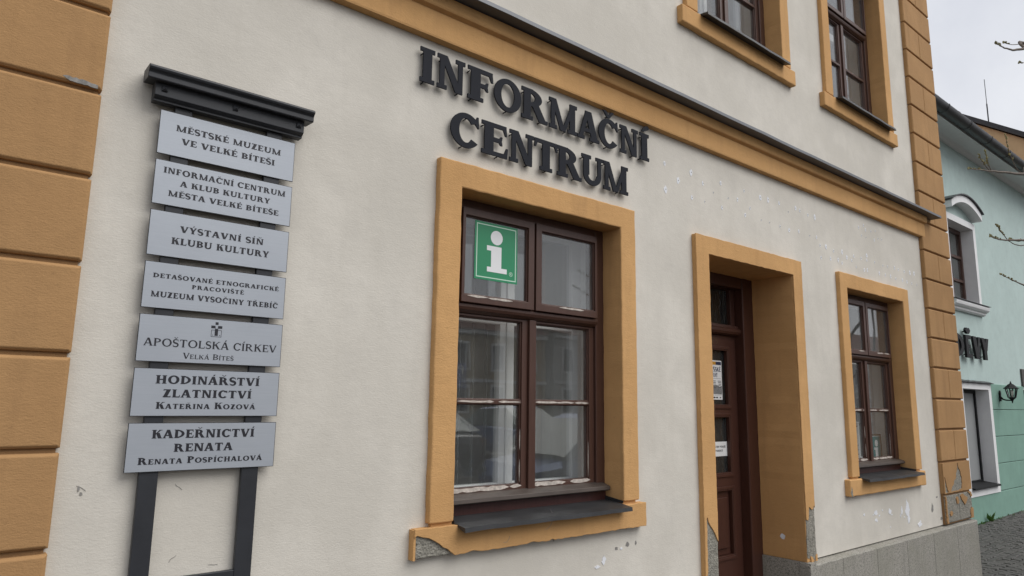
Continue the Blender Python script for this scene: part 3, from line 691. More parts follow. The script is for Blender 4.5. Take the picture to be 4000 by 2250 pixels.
    part(iw, 'inner_casement', M['brightwhite'], win, bevel=.003)
    li = Geo().box(xc-.552, xc-.520, .171, .274, 1.10+dz, 2.55+dz).box(xc+.520, xc+.552, .171, .274, 1.10+dz, 2.55+dz).box(xc-.519, xc+.519, .171, .274, 1.10+dz, 1.150+dz).box(xc-.519, xc+.519, .171, .274, 2.50+dz, 2.55+dz)
    part(li, 'lining_board', M['brightwhite'], win)
    for s_ in (-1, 1):
        gx0, gx1 = sorted((xc+s_*.047, xc+s_*.451))
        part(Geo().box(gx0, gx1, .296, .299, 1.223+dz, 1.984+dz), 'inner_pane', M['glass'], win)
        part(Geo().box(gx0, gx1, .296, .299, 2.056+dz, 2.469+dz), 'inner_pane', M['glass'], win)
    # plastered inner reveal
    rv = Geo().box(xc-.556, xc-.535, .319, .60, 1.08+dz, 2.56+dz).box(xc+.535, xc+.556, .319, .60, 1.08+dz, 2.56+dz).box(xc-.534, xc+.534, .319, .60, 2.535+dz, 2.56+dz).box(xc-.534, xc+.534, .319, .62, 1.08+dz, 1.12+dz)
    part(rv, 'inner_reveal', M['beige'], win)
    return win
def k_seed(key): return {'w1': 40, 'w2': 90, 'u1': 130, 'u2': 170}[key]
for xc, dz, key in WIN: build_window(xc, dz, key)

# ---- door
CX = 3.968
dg = Geo()
for s_ in (-1, 1):
    a, b = sorted((CX+s_*.362, CX+s_*.505)); dg.box(a, b, .288, .41, .141, 2.515)
dg.box(CX-.3615, CX+.3615, .289, .41, 2.418, 2.515)
door = part(dg, 'door', M['doorwood'], house, bevel=.006)
pi = [(3.478, .612), (3.478, 2.495), (4.458, 2.495), (4.458, .612), (4.576, .612), (4.576, 2.603), (3.352, 2.603), (3.352, .612)]
part(Geo().prism(wob(pi, .045, .0016, seed=5), -.0225, .30), 'surround', M['ochre'], door, bevel=.005)
coat = [(3.4775, .852), (3.4775, 2.4955), (4.4585, 2.4955), (4.4585, .878), (4.482, .872), (4.492, .895), (4.496, .93), (4.500, .956), (4.520, .948), (4.530, .936), (4.556, .938), (4.560, .955), (4.572, .96), (4.577, .945), (4.577, 2.604), (3.351, 2.604), (3.351, .66), (3.372, .70), (3.376, .93), (3.373, .985), (3.382, .99), (3.390, .965), (3.405, .945), (3.430, .92), (3.450, .895), (3.465, .868)]
part(Geo().prism(wob(coat, .03, .0018, seed=6), -.0315, -.0223), 'ochre_coat', M['ochre'], door, bevel=.002)
part(Geo().prism(wob([(3.370, .612), (3.4765, .612), (3.4765, .87), (3.42, .95), (3.37, 1.0)], .03, .002, seed=1), -.0252, -.01), 'bare_render', M['concrete'], door)
part(Geo().prism(wob([(4.4605, .64), (4.574, .612), (4.574, .97), (4.49, .965), (4.4605, .89)], .03, .003, seed=2), -.0252, -.01), 'bare_render', M['concrete'], door)
part(Geo().prism(wob([(4.50, .612), (4.535, .612), (4.52, .64), (4.49, .65)], .01, .002, seed=3), -.030, -.02), 'ochre_flake', M['ochre'], door)
part(Geo().prism(wob([(4.555, .613), (4.578, .613), (4.577, .655), (4.56, .645)], .01, .002, seed=4), -.030, -.02), 'ochre_flake', M['ochre'], door)
part(Geo().add([(4.4570, y_, z_) for y_, z_ in [(a[0], a[1]) for a in blob(.14, .75, .020, .020, 9, .3, 9)]], [tuple(range(9))]), 'paint_chip', M['filler'], door)
part(Geo().along_x([(.41, 2.085), (.335, 2.085), (.318, 2.095), (.310, 2.11), (.310, 2.128), (.325, 2.138), (.332, 2.155), (.41, 2.155)], CX-.3612, CX+.3612), 'transom_bar', M['doorwood'], door)
lf = Geo(); px0, px1 = 3.718, 4.218
lf.flat(holed(rect(3.608, 4.328, .150, 2.084), [rect(px0, px1, 1.607, 1.98), rect(px0, px1, 1.157, 1.527), rect(px0, px1, .63, 1.045)]), .357, .400)
leaf = part(lf, 'door_leaf', M['doorwood'], door, bevel=.002)
for a, b in ((1.607, 1.98), (1.157, 1.527), (.63, 1.045)):
    bd = Geo(); ring(bd, px0-.026, px1+.026, a-.026, b+.026, .020, .349, .3568); ring(bd, px0-.007, px1+.007, a-.007, b+.007, .010, .352, .380)
    part(bd, 'moulding', M['doorwood'], leaf, bevel=.003)
part(Geo().box(px0+.002, px1-.002, .378, .39, .632, 1.043).prism(rect(px0+.045, px1-.045, .675, 1.0), .364, .379), 'panel', M['doorwood'], leaf, bevel=.005)
for k, (a, b) in enumerate(((1.607, 1.98), (1.157, 1.527), (2.162, 2.412))):
    x0, x1 = (px0+.0031, px1-.0031) if k < 2 else (3.645, 4.275)
    if k == 2:
        fr = Geo(); ring(fr, CX-.3605, CX+.3605, 2.156, 2.4175, 0, .352, .40, 0, [rect(x0, x1, a, b)]); part(fr, 'fanlight_frame', M['doorwood'], door, bevel=.003)
    par = leaf if k < 2 else door
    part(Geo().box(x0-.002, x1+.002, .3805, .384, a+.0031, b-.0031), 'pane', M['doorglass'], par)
    gr = Geo(); px_ = .052; m_ = int((x1-x0)/px_)+2            # wavy wire lattice behind the glass
    for c in range(m_):
        for ph in (1, -1):
            pts = []; n_ = max(8, int((b-a)/.012))
            for i in range(n_+1):
                z_ = a+(b-a)*i/n_; xx = x0+c*px_+ph*.013*math.cos(6.28318*(z_-1.1)/.094*1.0)*(1 if c % 2 else -1)+(0 if ph > 0 else 0)
                if x0 < xx < x1: pts.append((xx, .397+(ph > 0)*.004, z_))
            if len(pts) > 4 and ph == 1: gr.tube(pts, .0024, 4)
    part(gr, 'wire_grille', M['wire'], par)
nb = Geo(); nb.flat(union(line_polys('25', 4.048, 4.116, 2.022, .040, .09, .09, 0, 0)), .3562, .3568); part(nb, 'house_number', M['brass'], leaf)
hd = Geo().box(3.628, 3.668, .350, .3565, 1.06, 1.30).tube([(3.648, .352, 1.14), (3.648, .315, 1.14), (3.655, .305, 1.14), (3.74, .305, 1.14)], .008, 8); part(hd, 'door_handle', M['zinc'], leaf)

# ---- old filler spots and wear on the wall
spots_w = [(3.113, 2.984, 2), (3.366, 2.986, 3), (3.238, 2.907, 3), (3.117, 2.827, 3), (3.483, 2.943, 2), (3.672, 2.986, 2), (3.367, 2.829, 2), (3.496, 2.831, 1), (3.591, 2.908, 1), (3.678, 2.828, 2), (3.751, 2.904, 1), (3.856, 2.916, 2), (3.938, 2.992, 1.5), (4.132, 2.988, 3), (4.231, 2.99, 3), (4.373, 2.995, 2), (4.001, 2.888, 1.5), (3.94, 2.83, 2), (4.132, 2.83, 1), (4.235, 2.832, 1), (4.595, 3.001, 2.5), (4.656, 2.996, 2), (4.493, 2.955, 1), (4.77, 2.985, 2), (4.872, 2.987, 3), (4.371, 2.829, 1.5), (4.492, 2.822, 2.5), (4.624, 2.838, 2), (4.778, 2.831, 1), (4.882, 2.836, 2),
 (5.593, 3.036, 2), (5.686, 3.068, 2), (5.717, 3.036, 2), (5.817, 3.041, 1.5), (5.902, 3.059, 1.5), (5.637, 2.974, 1.5), (5.715, 2.972, 1), (5.87, 2.976, 2), (5.944, 3.0, 1.5), (6.015, 3.005, 1.5), (4.929, 2.782, 2), (5.02, 2.785, 3), (5.135, 2.772, 2), (5.276, 2.785, 3), (4.935, 2.692, 2), (5.08, 2.706, 2.5), (5.202, 2.713, 2.5), (5.264, 2.696, 2), (5.349, 2.752, 3), (5.432, 2.74, 2), (5.47, 2.781, 2), (5.599, 2.782, 2), (5.703, 2.82, 3), (5.701, 2.781, 2), (5.846, 2.784, 1.5), (5.505, 2.697, 1.5), (5.642, 2.692, 2.5), (5.7, 2.7, 2.5), (6.003, 2.778, 1.5), (6.094, 2.783, 1.5), (6.233, 2.79, 2.5), (6.31, 2.784, 2), (6.434, 2.783, 2), (6.555, 2.792, 3), (6.649, 2.794, 3), (5.921, 2.702, 2.5), (6.037, 2.702, 2), (6.141, 2.704, 2.5), (6.243, 2.696, 2), (6.381, 2.701, 2.5), (6.478, 2.697, 2.5), (6.581, 2.696, 2), (6.693, 2.697, 1.5)]
fg = Geo(); hg = Geo()
for k, (x, z, s_) in enumerate(spots_w):
    r_ = .0056*s_
    fg.prism(blob(x, z, r_*.85, r_*1.25, 11, .28, k), -.0014-(k % 7)*.00003, .001)
    hg.prism(blob(x+.002, z+.001, .0024+.0004*s_, .004, 7, .2, k+300), -.0022, .001)
for k, (x, z, rx, rz) in enumerate([(6.116, .80, .035, .075), (6.13, .73, .022, .04), (6.008, .80, .018, .03), (5.548, .828, .028, .016), (5.79, .814, .026, .018), (5.546, .774, .02, .012), (6.344, .67, .035, .016), (5.60, .80, .010, .006), (5.50, .815, .008, .005), (5.66, .835, .008, .007), (5.82, .79, .010, .005), (5.98, .77, .009, .012), (6.05, .75, .007, .006), (6.36, .69, .01, .006), (6.33, .65, .012, .004), (5.35, .83, .012, .008), (5.78, .70, .007, .004), (2.575, .862, .012, .018), (2.53, .835, .016, .007), (2.70, .90, .010, .005)]):
    fg.prism(wob(blob(x, z, rx, rz, 13, .45, k+500), .006, .003, seed=k), -.0017-k*.00004, .001)
for k, (x, z, rx, rz) in enumerate([(6.626, .769, .022, .035), (6.742, .855, .02, .006), (6.807, .672, .02, .01), (2.665, .905, .011, .008), (2.745, .915, .012, .010), (2.81, .915, .006, .009), (.358, 1.336, .003, .009), (.366, 1.322, .004, .005), (2.245, .99, .004, .006)]):
    hg.prism(blob(x, z, rx, rz, 11, .35, k+700), -.0019, .001)
tag(part(fg, 'filler_spots', M['filler'], house), kind='stuff'); tag(part(hg, 'plaster_chips', M['chip'], house), kind='stuff')
ck = Geo()
for k, (x0, z0, L, a) in enumerate([(.352, 1.346, .03, -60), (.62, 1.335, .03, -40), (.62, 1.10, .03, 10), (.74, 1.078, .03, 12), (1.95, 1.045, .05, -80), (2.15, 1.048, .12, 8)]):
    rnd = random.Random(k); pts = [(x0, z0)]
    for i in range(6): a += rnd.uniform(-35, 35); pts.append((pts[-1][0]+L/6*math.cos(R(a)), pts[-1][1]+L/6*math.sin(R(a))))
    yy = -.0440 if k > 3 else -.0014
    for q in path(pts, [.0004]+[.0010]*5+[.0004]): ck.prism(q, yy, yy+.002)
tag(part(ck, 'hairline_cracks', M['chip'], house), kind='stuff')

# ================================================================== WALL LETTERS
SIGN = 'of the raised dark grey sign above the large window'
def wall_letter(ch, x0, x1, z0, z1, label, pins, dep=.012, acc=None):
    root = empty('sign_letter', ((x0+x1)/2, -.0185, z0)); tag(root, label, 'letter', 'letters of the raised wall sign')
    P, W = glyph(ch, *SLAB); xs = [p[0] for q in P for p in q]; mn, mxx = min(xs), max(xs)
    ys = [p[1] for q in P for p in q]; y0_, y1_ = min(ys), max(ys)
    sx = (x1-x0)/(mxx-mn)
    conv = lambda q: [(x0+(a-mn)*sx, z0+(b-min(0, y0_)*0)*(z1-z0)) for a, b in q]
    part(Geo().flat(union([conv(q) for q in P]), -.0255, -.0185), 'letter_plate', M['anthracite'], root)
    if acc == 'c':
        c = (x0+x1)/2-.0; q = [[(c-.042, 3.147), (c-.008, 3.110), (c+.012, 3.110), (c-.016, 3.147)], [(c+.012, 3.110), (c-.008, 3.110), (c+.020, 3.147), (c+.046, 3.150)]]
        part(Geo().flat(union(q), -.0255, -.0185).tube([(c, -.019, 3.118), (c, .004, 3.118)], .0035, 6), 'caron', M['anthracite'], root); 
    if acc == 'a':
        q = [[(2.880, 3.112), (2.902, 3.113), (2.944, 3.132), (2.945, 3.146), (2.933, 3.152), (2.911, 3.146)]]
        part(Geo().flat(union(q), -.0255, -.0185).tube([(2.918, -.019, 3.132), (2.918, .004, 3.132)], .0035, 6), 'acute_accent', M['anthracite'], root)
    for (fx, fz) in pins:
        x, z = x0+(x1-x0)*fx, z0+(z1-z0)*fz
        part(Geo().tube([(x, -.020, z), (x, .004, z)], .0030, 6), 'standoff_pin', M['anthracite'], root)
    return root
ZA0, ZA1, ZB0, ZB1 = 2.945, 3.102, 2.710, 2.865
row1 = [('I', 1.437, 1.510, 'first letter I of the upper word', [(.25, -.02), (.2, .82)]), ('N', 1.524, 1.671, 'first letter N of the upper word', [(.75, .0), (.15, .84)]), ('F', 1.687, 1.831, 'letter F of the upper word', [(.15, -.01), (.08, .84)]),
 ('O', 1.837, 2.001, 'round letter O of the upper word', [(.45, -.02), (.5, .97)]), ('R', 2.004, 2.172, 'letter R of the upper word', [(.1, .84), (.72, .02)]), ('M', 2.183, 2.375, 'letter M of the upper word', [(.05, .86), (.6, .02)]),
 ('A', 2.380, 2.539, 'letter A of the upper word', [(.5, .5), (.75, .0)]), ('C', 2.536, 2.685, 'letter C with a caron in the upper word', [(.4, -.02), (.5, .95)]), ('N', 2.703, 2.852, 'second letter N of the upper word', [(.1, .85), (.7, .0)]), ('I', 2.868, 2.945, 'last letter I with a long accent in the upper word', [(.15, .83), (.1, .02)])]
for ch, a, b, lab, pins in row1: wall_letter(ch, a, b, ZA0, ZA1, lab+' above the window', pins, acc={'letter C with a caron in the upper word': 'c', 'last letter I with a long accent in the upper word': 'a'}.get(lab))
row2 = [('C', 1.601, 1.755, 'first letter C of the lower word', [(.4, -.02), (.55, .86)]), ('E', 1.771, 1.924, 'letter E of the lower word', [(.08, .85), (.6, -.01)]), ('N', 1.934, 2.086, 'letter N of the lower word', [(.1, .85), (.72, .0)]), ('T', 2.088, 2.240, 'letter T of the lower word', [(.42, .75), (.5, .0)]),
 ('R', 2.238, 2.408, 'letter R of the lower word', [(.08, .85), (.7, .02)]), ('U', 2.409, 2.565, 'letter U of the lower word', [(.06, .86), (.9, .8)]), ('M', 2.569, 2.763, 'last letter M of the lower word', [(.05, .86), (.6, .02)])]
for ch, a, b, lab, pins in row2: wall_letter(ch, a, b, ZB0, ZB1, lab+' just above the window surround', pins)

# ================================================================== DIRECTORY SIGN
sg_ = tag(empty('directory_sign', (.69, -.02, .98)), 'dark metal directory frame with seven silver name plates and moulded header', 'sign')
for a, b in ((.507, .561), (.812, .867)): part(Geo().box(a, b, -.030, -.012, .985, 2.560), 'upright', M['frame_paint'], sg_, bevel=.002)
part(Geo().box(.5612, .8118, -.0295, -.0125, .992, 1.058), 'crossbar', M['frame_paint'], sg_, bevel=.002)
for a in (1.10, 1.45, 2.3):
    for x in (.534, .839): part(Geo().tube([(x, -.0125, a), (x, .004, a)], .006, 6), 'wall_anchor', M['zinc'], sg_)
hdr = part(Geo().along_x([(-.012, 2.606), (-.012, 2.546), (-.043, 2.546), (-.043, 2.553), (-.050, 2.557), (-.058, 2.562), (-.058, 2.609)], .437, .935), 'header_board', M['frame_paint'], sg_, bevel=.0015)
cp = Geo().along_x([(-.010, 2.608), (-.081, 2.603), (-.083, 2.607), (-.083, 2.622), (-.087, 2.627), (-.092, 2.631), (-.095, 2.637), (-.093, 2.643), (-.086, 2.647), (-.010, 2.649)], .409, .960)
part(cp, 'header_cap', M['frame_paint'], sg_, bevel=.002)
for x in (.465, .689, .914):
    c = (x, 2.586); h = .0085
    g = Geo().add([(c[0]-h, -.0578, c[1]-h), (c[0]+h, -.0578, c[1]-h), (c[0]+h, -.0578, c[1]+h), (c[0]-h, -.0578, c[1]+h), (c[0]-h, -.062, c[1]-h), (c[0]+h, -.062, c[1]-h), (c[0]+h, -.062, c[1]+h), (c[0]-h, -.062, c[1]+h), (c[0], -.069, c[1])],
                  [(0, 1, 2, 3), (0, 1, 5, 4), (1, 2, 6, 5), (2, 3, 7, 6), (3, 0, 4, 7), (4, 5, 8), (5, 6, 8), (6, 7, 8), (7, 4, 8)])
    part(g, 'bolt_head', M['frame_paint'], sg_)
THIN = (.19, .10, .06, .06)
lines = [[('MĚSTSKÉ MUZEUM', .515, .864, 2.4645, .021, SERIF), ('VE VELKÉ BÍTEŠI', .535, .845, 2.4225, .021, SERIF)],
 [('INFORMAČNÍ CENTRUM', .490, .891, 2.317, .020, SERIF), ('A KLUB KULTURY', .543, .838, 2.2805, .019, SERIF), ('MĚSTA VELKÉ BÍTEŠE', .510, .871, 2.243, .019, SERIF)],
 [('VÝSTAVNÍ SÍŇ', .556, .826, 2.1295, .021, SERIF), ('KLUBU KULTURY', .533, .848, 2.088, .022, SERIF)],
 [('DETAŠOVANÉ ETNOGRAFICKÉ', .490, .891, 1.9745, .0145, SERIF), ('PRACOVIŠTĚ', .607, .773, 1.9495, .0135, SERIF), ('MUZEUM VYSOČINY TŘEBÍČ', .489, .892, 1.9135, .018, SERIF)],
 [('APOŠTOLSKÁ CÍRKEV', .483, .897, 1.760, .0245, THIN), ('Velká Bíteš', .599, .756, 1.725, .0185, THIN)],
 [('HODINÁŘSTVÍ', .527, .848, 1.6445, .026, SERIF), ('ZLATNICTVÍ', .551, .824, 1.6025, .025, SERIF), ('Kateřina Kozová', .534, .839, 1.567, .021, SERIF)],
 [('KADEŘNICTVÍ', .531, .843, 1.4775, .026, SERIF), ('RENATA', .597, .775, 1.4355, .025, SERIF), ('Renata Pospíchalová', .499, .874, 1.400, .021, SERIF)]]
plabels = ['topmost silver plate with two text lines', 'second silver plate with three lines of capitals', 'third silver plate with two lines of capitals', 'fourth silver plate with small spaced capitals', 'fifth silver plate with a cross emblem', 'sixth silver plate, second from the bottom', 'lowest silver plate of the directory']
for i, ls in enumerate(lines):
    zt = 2.525-.16675*i; zb = zt-.1465
    g = Geo().box(.4640, .9150, -.0350, -.0302, zb, zt, 0); g.add([(.4655, -.0352, zb+.0015), (.9135, -.0352, zb+.0015), (.9135, -.0352, zt-.0015), (.4655, -.0352, zt-.0015)], [(0, 1, 2, 3)], 1)
    pl = part(g, 'name_plate', [M['edge'], M['alu']], sg_); pl['label'] = plabels[i]
    for tx, x0, x1, b_, cap, stl in ls:
        for wd_ in line_polys(tx, x0, x1, b_, cap, *stl, by_word=True): part(Geo().flat(union(wd_), -.0355), 'lettering', M['ink'], pl)
    if i == 4:
        c, b_ = .6945, 1.801
        P = [rect(c-.0052, c+.0052, b_+.003, b_+.026), rect(c-.0175, c-.004, b_+.027, b_+.036), rect(c+.004, c+.0175, b_+.027, b_+.036), rect(c-.0048, c+.0048, b_+.039, b_+.048),
             rect(c-.0165, c+.0165, b_-.001, b_+.0005), rect(c-.0165, c-.015, b_, b_+.022), rect(c+.015, c+.0165, b_, b_+.022), rect(c-.0165, c-.005, b_+.0205, b_+.022), rect(c+.005, c+.0165, b_+.0205, b_+.022),
             [(c-.0125, b_+.003), (c-.011, b_+.003), (c-.0105, b_+.0065), (c-.012, b_+.0065)], [(c+.010, b_+.003), (c+.0125, b_+.003), (c+.0125, b_+.006), (c+.010, b_+.006)],
             [(c-.016, b_+.036), (c-.004, b_+.030), (c-.004, b_+.036)], [(c+.016, b_+.036), (c+.004, b_+.036), (c+.004, b_+.030)], [(c-.004, b_+.0275), (c-.0012, b_+.0275), (c-.004, b_+.030)], [(c+.004, b_+.0275), (c+.004, b_+.030), (c+.0012, b_+.0275)]]
        part(Geo().flat(union(P), -.0355), 'cross_emblem', M['ink'], pl)

# ================================================================== THINGS IN AND ON WINDOWS AND DOOR
def i_mark(c, z0, h, w_):
    P = [rect(c-w_*.5, c+w_*.62, z0, z0+h*.115), rect(c-w_*.28, c+w_*.30, z0+h*.10, z0+h*.60), rect(c-w_*.52, c+w_*.30, z0+h*.50, z0+h*.615)]
    P += [[(c+w_*.02+w_*.34*math.cos(6.28318*k/20), z0+h*.825+h*.172*math.sin(6.28318*k/20)) for k in range(20)]]
    return P
st_ = tag(empty('info_sticker', (1.955, .082, 2.155)), 'green square information sticker with white letter i on upper window pane', 'sticker')
part(Geo().box(1.824, 2.078, .0822, .0828, 2.155, 2.427), 'backing', M['signgreen'], st_)
g = Geo(); ring(g, 1.834, 2.069, 2.165, 2.417, .0045, .0817, .0821); part(g, 'border', M['palegreenprint'], st_)
part(Geo().flat(union(i_mark(1.949, 2.196, .200, .105)), .0817, .0821), 'letter_i', M['whiteprint'], st_)
g = Geo(); g.flat(union(ell(2.039, 2.199, .0105, .0105, .0018, .0018, 0, 360, 24)+[[(2.039+(a-.35)*.0125, 2.193+b*.0125) for a, b in q] for q in glyph('R', .14, .12, 0, 0)[0]]), .0817, .0821); part(g, 'registered_mark', M['palegreenprint'], st_)

fr_ = tag(empty('framed_sign', (6.13, .22, 1.129)), 'small framed teal sign with white i standing in the far window', 'framed sign')
g = Geo(); x0, x1, z0, z1 = 6.045, 6.225, 1.130, 1.385
ring(g, x0, x1, z0, z1, .012, .205, .220); part(g, 'frame', M['brass'], fr_, bevel=.002)
part(Geo().box(x0+.010, x1-.010, .212, .218, z0+.010, z1-.010), 'backing', M['paper'], fr_)
part(Geo().box(x0+.018, x1-.018, .2105, .2118, z0+.020, z1-.020), 'teal_field', M['teal'], fr_)
part(Geo().flat(union(i_mark((x0+x1)/2-.003, z0+.045, .165, .085)), .2095, .2103), 'letter_i', M['whiteprint'], fr_)
pp = tag(empty('paper_notice', (5.60, .21, 1.129)), 'white paper sheet propped in the left pane of the far window', 'paper')
part(Geo().box(5.622, 5.832, .208, .2088, 1.130, 1.490), 'sheet', M['paper'], pp)
g = Geo()
for k in range(5): g.box(5.645, 5.80-.03*(k % 2), .2072, .2078, 1.23+.018*k, 1.234+.018*k)
g.box(5.70, 5.80, .2072, .2078, 1.450, 1.457); part(g, 'printed_text', M['ink'], pp)

ps = tag(empty('market_poster', (4.08, .379, 1.642)), 'white event poster with bold dark heading on upper door pane', 'poster')
x0, x1, z0, z1 = 3.992, 4.181, 1.642, 1.908
part(Geo().box(x0, x1, .3785, .3792, z0, z1), 'sheet', M['paper'], ps)
part(Geo().box(x0+.006, 4.112, .3778, .3783, z1-.030, z1-.008), 'amber_strip', M['amber'], ps)
part(Geo().box(4.113, x1-.006, .3778, .3783, z1-.030, z1-.008), 'navy_strip', M['navy'], ps)
CON = (.20, .16, 0, 0)
part(Geo().flat(union(line_polys('BÍTEŠSKÉ', x0+.008, x1-.012, z1-.076, .030, *CON)+line_polys('TRHY', x0+.060, x1-.052, z1-.114, .030, *CON)), .3778, .3783), 'heading', M['navy'], ps)
g = Geo()
for k in range(5):
    g.box(x0+.01, x0+.052+.004*(k % 2), .3778, .3783, z1-.142-.0105*k, z1-.138-.0105*k); g.box(x0+.075, x0+.115, .3778, .3783, z1-.142-.0105*k, z1-.138-.0105*k); g.box(x1-.05+.004*(k % 3), x1-.012, .3778, .3783, z1-.142-.0105*k, z1-.138-.0105*k)
g.box(x0+.01, x1-.015, .3778, .3783, z1-.124, z1-.1225); g.box(x0+.01, x1-.01, .3778, .3783, z0+.030, z0+.031)
for a, b in ((.02, .05), (.075, .105), (.115, .135), (.158, .17)): g.box(x0+a, x0+b, .3778, .3783, z0+.010, z0+.019)
part(g, 'small_print', M['ink'], ps)
part(Geo().prism([(x0+.01, z0+.04), (x1-.006, z0+.036), (x1-.004, z0+.095), (x1-.03, z0+.085), (x1-.06, z0+.10), (x0+.03, z0+.088), (x0+.01, z0+.095)], .3778, .3783), 'photo_print', M['greyprint'], ps)
nt_ = tag(empty('payment_notice', (4.1, .379, 1.265)), 'small white notice with two lines on the lower door pane', 'notice')
part(Geo().box(4.005, 4.214, .3785, .3792, 1.266, 1.362), 'sheet', M['paper'], nt_)
part(Geo().flat(union(line_polys('JE PLATBY POUZE', 4.020, 4.196, 1.322, .013, *CON)+line_polys('HOTOVOSTÍ', 4.05, 4.160, 1.296, .013, *CON)), .3778, .3783), 'printed_text', M['ink'], nt_)

def drape(name, x0, x1, y, z0, z1, folds, amp, label, m, cat='curtain'):
    root = tag(empty(name, ((x0+x1)/2, y, z0)), label, cat)
    n = folds*8; v = []; f = []
    for i in range(n+1):
        t = i/n; x = x0+(x1-x0)*t; yy = y+amp*math.sin(t*folds*6.28318)+.3*amp*math.sin(t*folds*17)
        v += [(x, yy, z0), (x, yy, z1), (x, yy+.0015, z0), (x, yy+.0015, z1)]
    for i in range(n):
        a = i*4; f += [(a, a+4, a+5, a+1), (a+2, a+3, a+7, a+6), (a, a+2, a+6, a+4), (a+1, a+5, a+7, a+3)]
    part(Geo().add(v, f), 'cloth', m, root, smooth=True)
    part(Geo().tube([(x0-.03, y, z1+.004), (x1+.03, y, z1+.004)], .006, 6), 'rod', M['white'], root)
    return root
bl = tag(empty('vertical_blind', (1.95, .42, 1.122)), 'grey vertical slat blind hanging behind the large ground floor window', 'blind')
for k in range(9):
    x = 1.66+k*.083; c, s_ = math.cos(R(62)), math.sin(R(62)); hw = .044
    g = Geo().add([(x-hw*c, .42-hw*s_, 1.15), (x+hw*c, .42+hw*s_, 1.15), (x+hw*c, .42+hw*s_, 2.50), (x-hw*c, .42-hw*s_, 2.50), (x-hw*c+.002, .42-hw*s_, 1.15), (x+hw*c+.002, .42+hw*s_, 1.15), (x+hw*c+.002, .42+hw*s_, 2.50), (x-hw*c+.002, .42-hw*s_, 2.50)],
                  [(0, 1, 2, 3), (4, 7, 6, 5), (0, 4, 5, 1), (1, 5, 6, 2), (2, 6, 7, 3), (3, 7, 4, 0)])
    part(g, 'slat', M['blind'], bl)
part(Geo().box(1.63, 2.70, .40, .44, 2.501, 2.530), 'head_rail', M['white'], bl)
drape('curtain', 3.49, 3.82, .36, 4.06, 5.44, 5, .014, 'white curtain at the left of the upper window nearer the camera', M['curtain'])
drape('curtain', 3.84, 4.12, .36, 4.06, 5.44, 4, .014, 'white curtain drawn in the middle of the upper window nearer the camera', M['curtain'])
drape('curtain', 5.28, 5.56, .36, 4.06, 5.43, 4, .012, 'white curtain at the left of the upper window beside the corner', M['curtain'])

# ================================================================== GREEN HOUSE
GY = 1.23
gh = tag(empty('green_house', (12, GY, 0)), 'mint green house with white window surrounds beyond the corner', 'building')
GX0, GX1, GZ = 7.46, 20.0, 5.75
LW, UW = (11.40, 12.50, .50, 1.90), (11.40, 12.49, 3.22, 4.43)
part(Geo().flat(holed([(GX0, 0), (GX1, 0), (GX1, GZ), (GX0, GZ)], [rect(LW[0]-.05, LW[1]+.05, LW[2]-.05, LW[3]+.04), rect(UW[0]-.05, UW[1]+.05, UW[2]-.04, UW[3]+.04)]), GY, GY+.5), 'wall', M['mint'], gh)
part(Geo().box(LW[0]-.3, LW[1]+.3, GY+.75, GY+.8, 0, 2.4), 'back_wall', M['room'], gh)
part(Geo().box(UW[0]-.6, UW[1]+.6, GY+2.0, GY+2.05, 2.6, 5.2), 'back_wall', M['room'], gh)
# rusticated dado: boards of stucco between grooves
for a, b in ((.0, .382), (.390, .786), (.794, 1.190), (1.198, 1.598), (1.606, 1.998)):
    segs = [(GX0+.0, LW[0]-.115), (LW[1]+.115, 14.315)] if b > .39 else [(GX0, 14.315)]
    if a > .38: segs = [(GX0, LW[0]-.115), (LW[1]+.115, 14.315)]
    for x0, x1 in segs: part(quoin_geo(x0, x1, a, b, .022, .006), 'dado_course', M['green'], gh).location.y = GY
    part(quoin_geo(14.7, GX1, a, b, .022, .006), 'dado_course', M['green'], gh).location.y = GY
for a, b in ((1.645, 1.943), (2.004, 2.298)): part(Geo().box(14.318, 14.69, GY-.028, GY+.001, a, b), 'bare_stone_panel', M['sett'], gh, bevel=.006)
part(Geo().box(14.32, 14.69, GY-.012, GY+.001, 0, 1.64), 'bare_stone_panel', M['concrete'], gh)
# shop window
g = Geo(); ring(g, LW[0]-.11, LW[1]+.112, .380, 1.985, 0, GY-.034, GY+.17, 0, [rect(LW[0], LW[1], LW[2], LW[3])])
sw = part(g, 'shop_window', M['white'], gh); sw['label'] = 'white framed shop window with dark frame'
g = Geo(); ring(g, LW[0]-.02, LW[1]+.02, LW[2]-.02, LW[3]+.02, .075, GY+.145, GY+.20); part(g, 'frame', M['black'], sw)
part(Geo().box(LW[0]+.055, LW[1]-.055, GY+.165, GY+.175, LW[2]+.055, LW[3]-.055), 'frosted_pane', M['frosted'], sw)
part(Geo().along_x([(GY+.144, LW[2]+.030), (GY-.075, LW[2]+.004), (GY-.078, LW[2]-.020), (GY-.05, LW[2]-.016), (GY+.144, LW[2]+.002)], LW[0]+.002, LW[1]+.01), 'metal_sill', M['black'], sw)
rnd = random.Random(9); v = []; n = 16
for i in range(n+1):
    x = LW[0]-.13+(LW[1]-LW[0]+.27)*i/n; j = rnd.uniform(-.006, .006)
    v += [(x, GY-.001, 2.030+j*.5), (x, GY-.075, 2.004+j), (x, GY-.075, 1.996+j), (x, GY-.001, 1.9865)]
part(Geo().add(v, [(i*4+k, i*4+(k+1) % 4, (i+1)*4+(k+1) % 4, (i+1)*4+k) for i in range(n) for k in range(4)]+[(0, 1, 2, 3), (n*4, n*4+1, n*4+2, n*4+3)]), 'lead_flashing', M['slate'], sw)
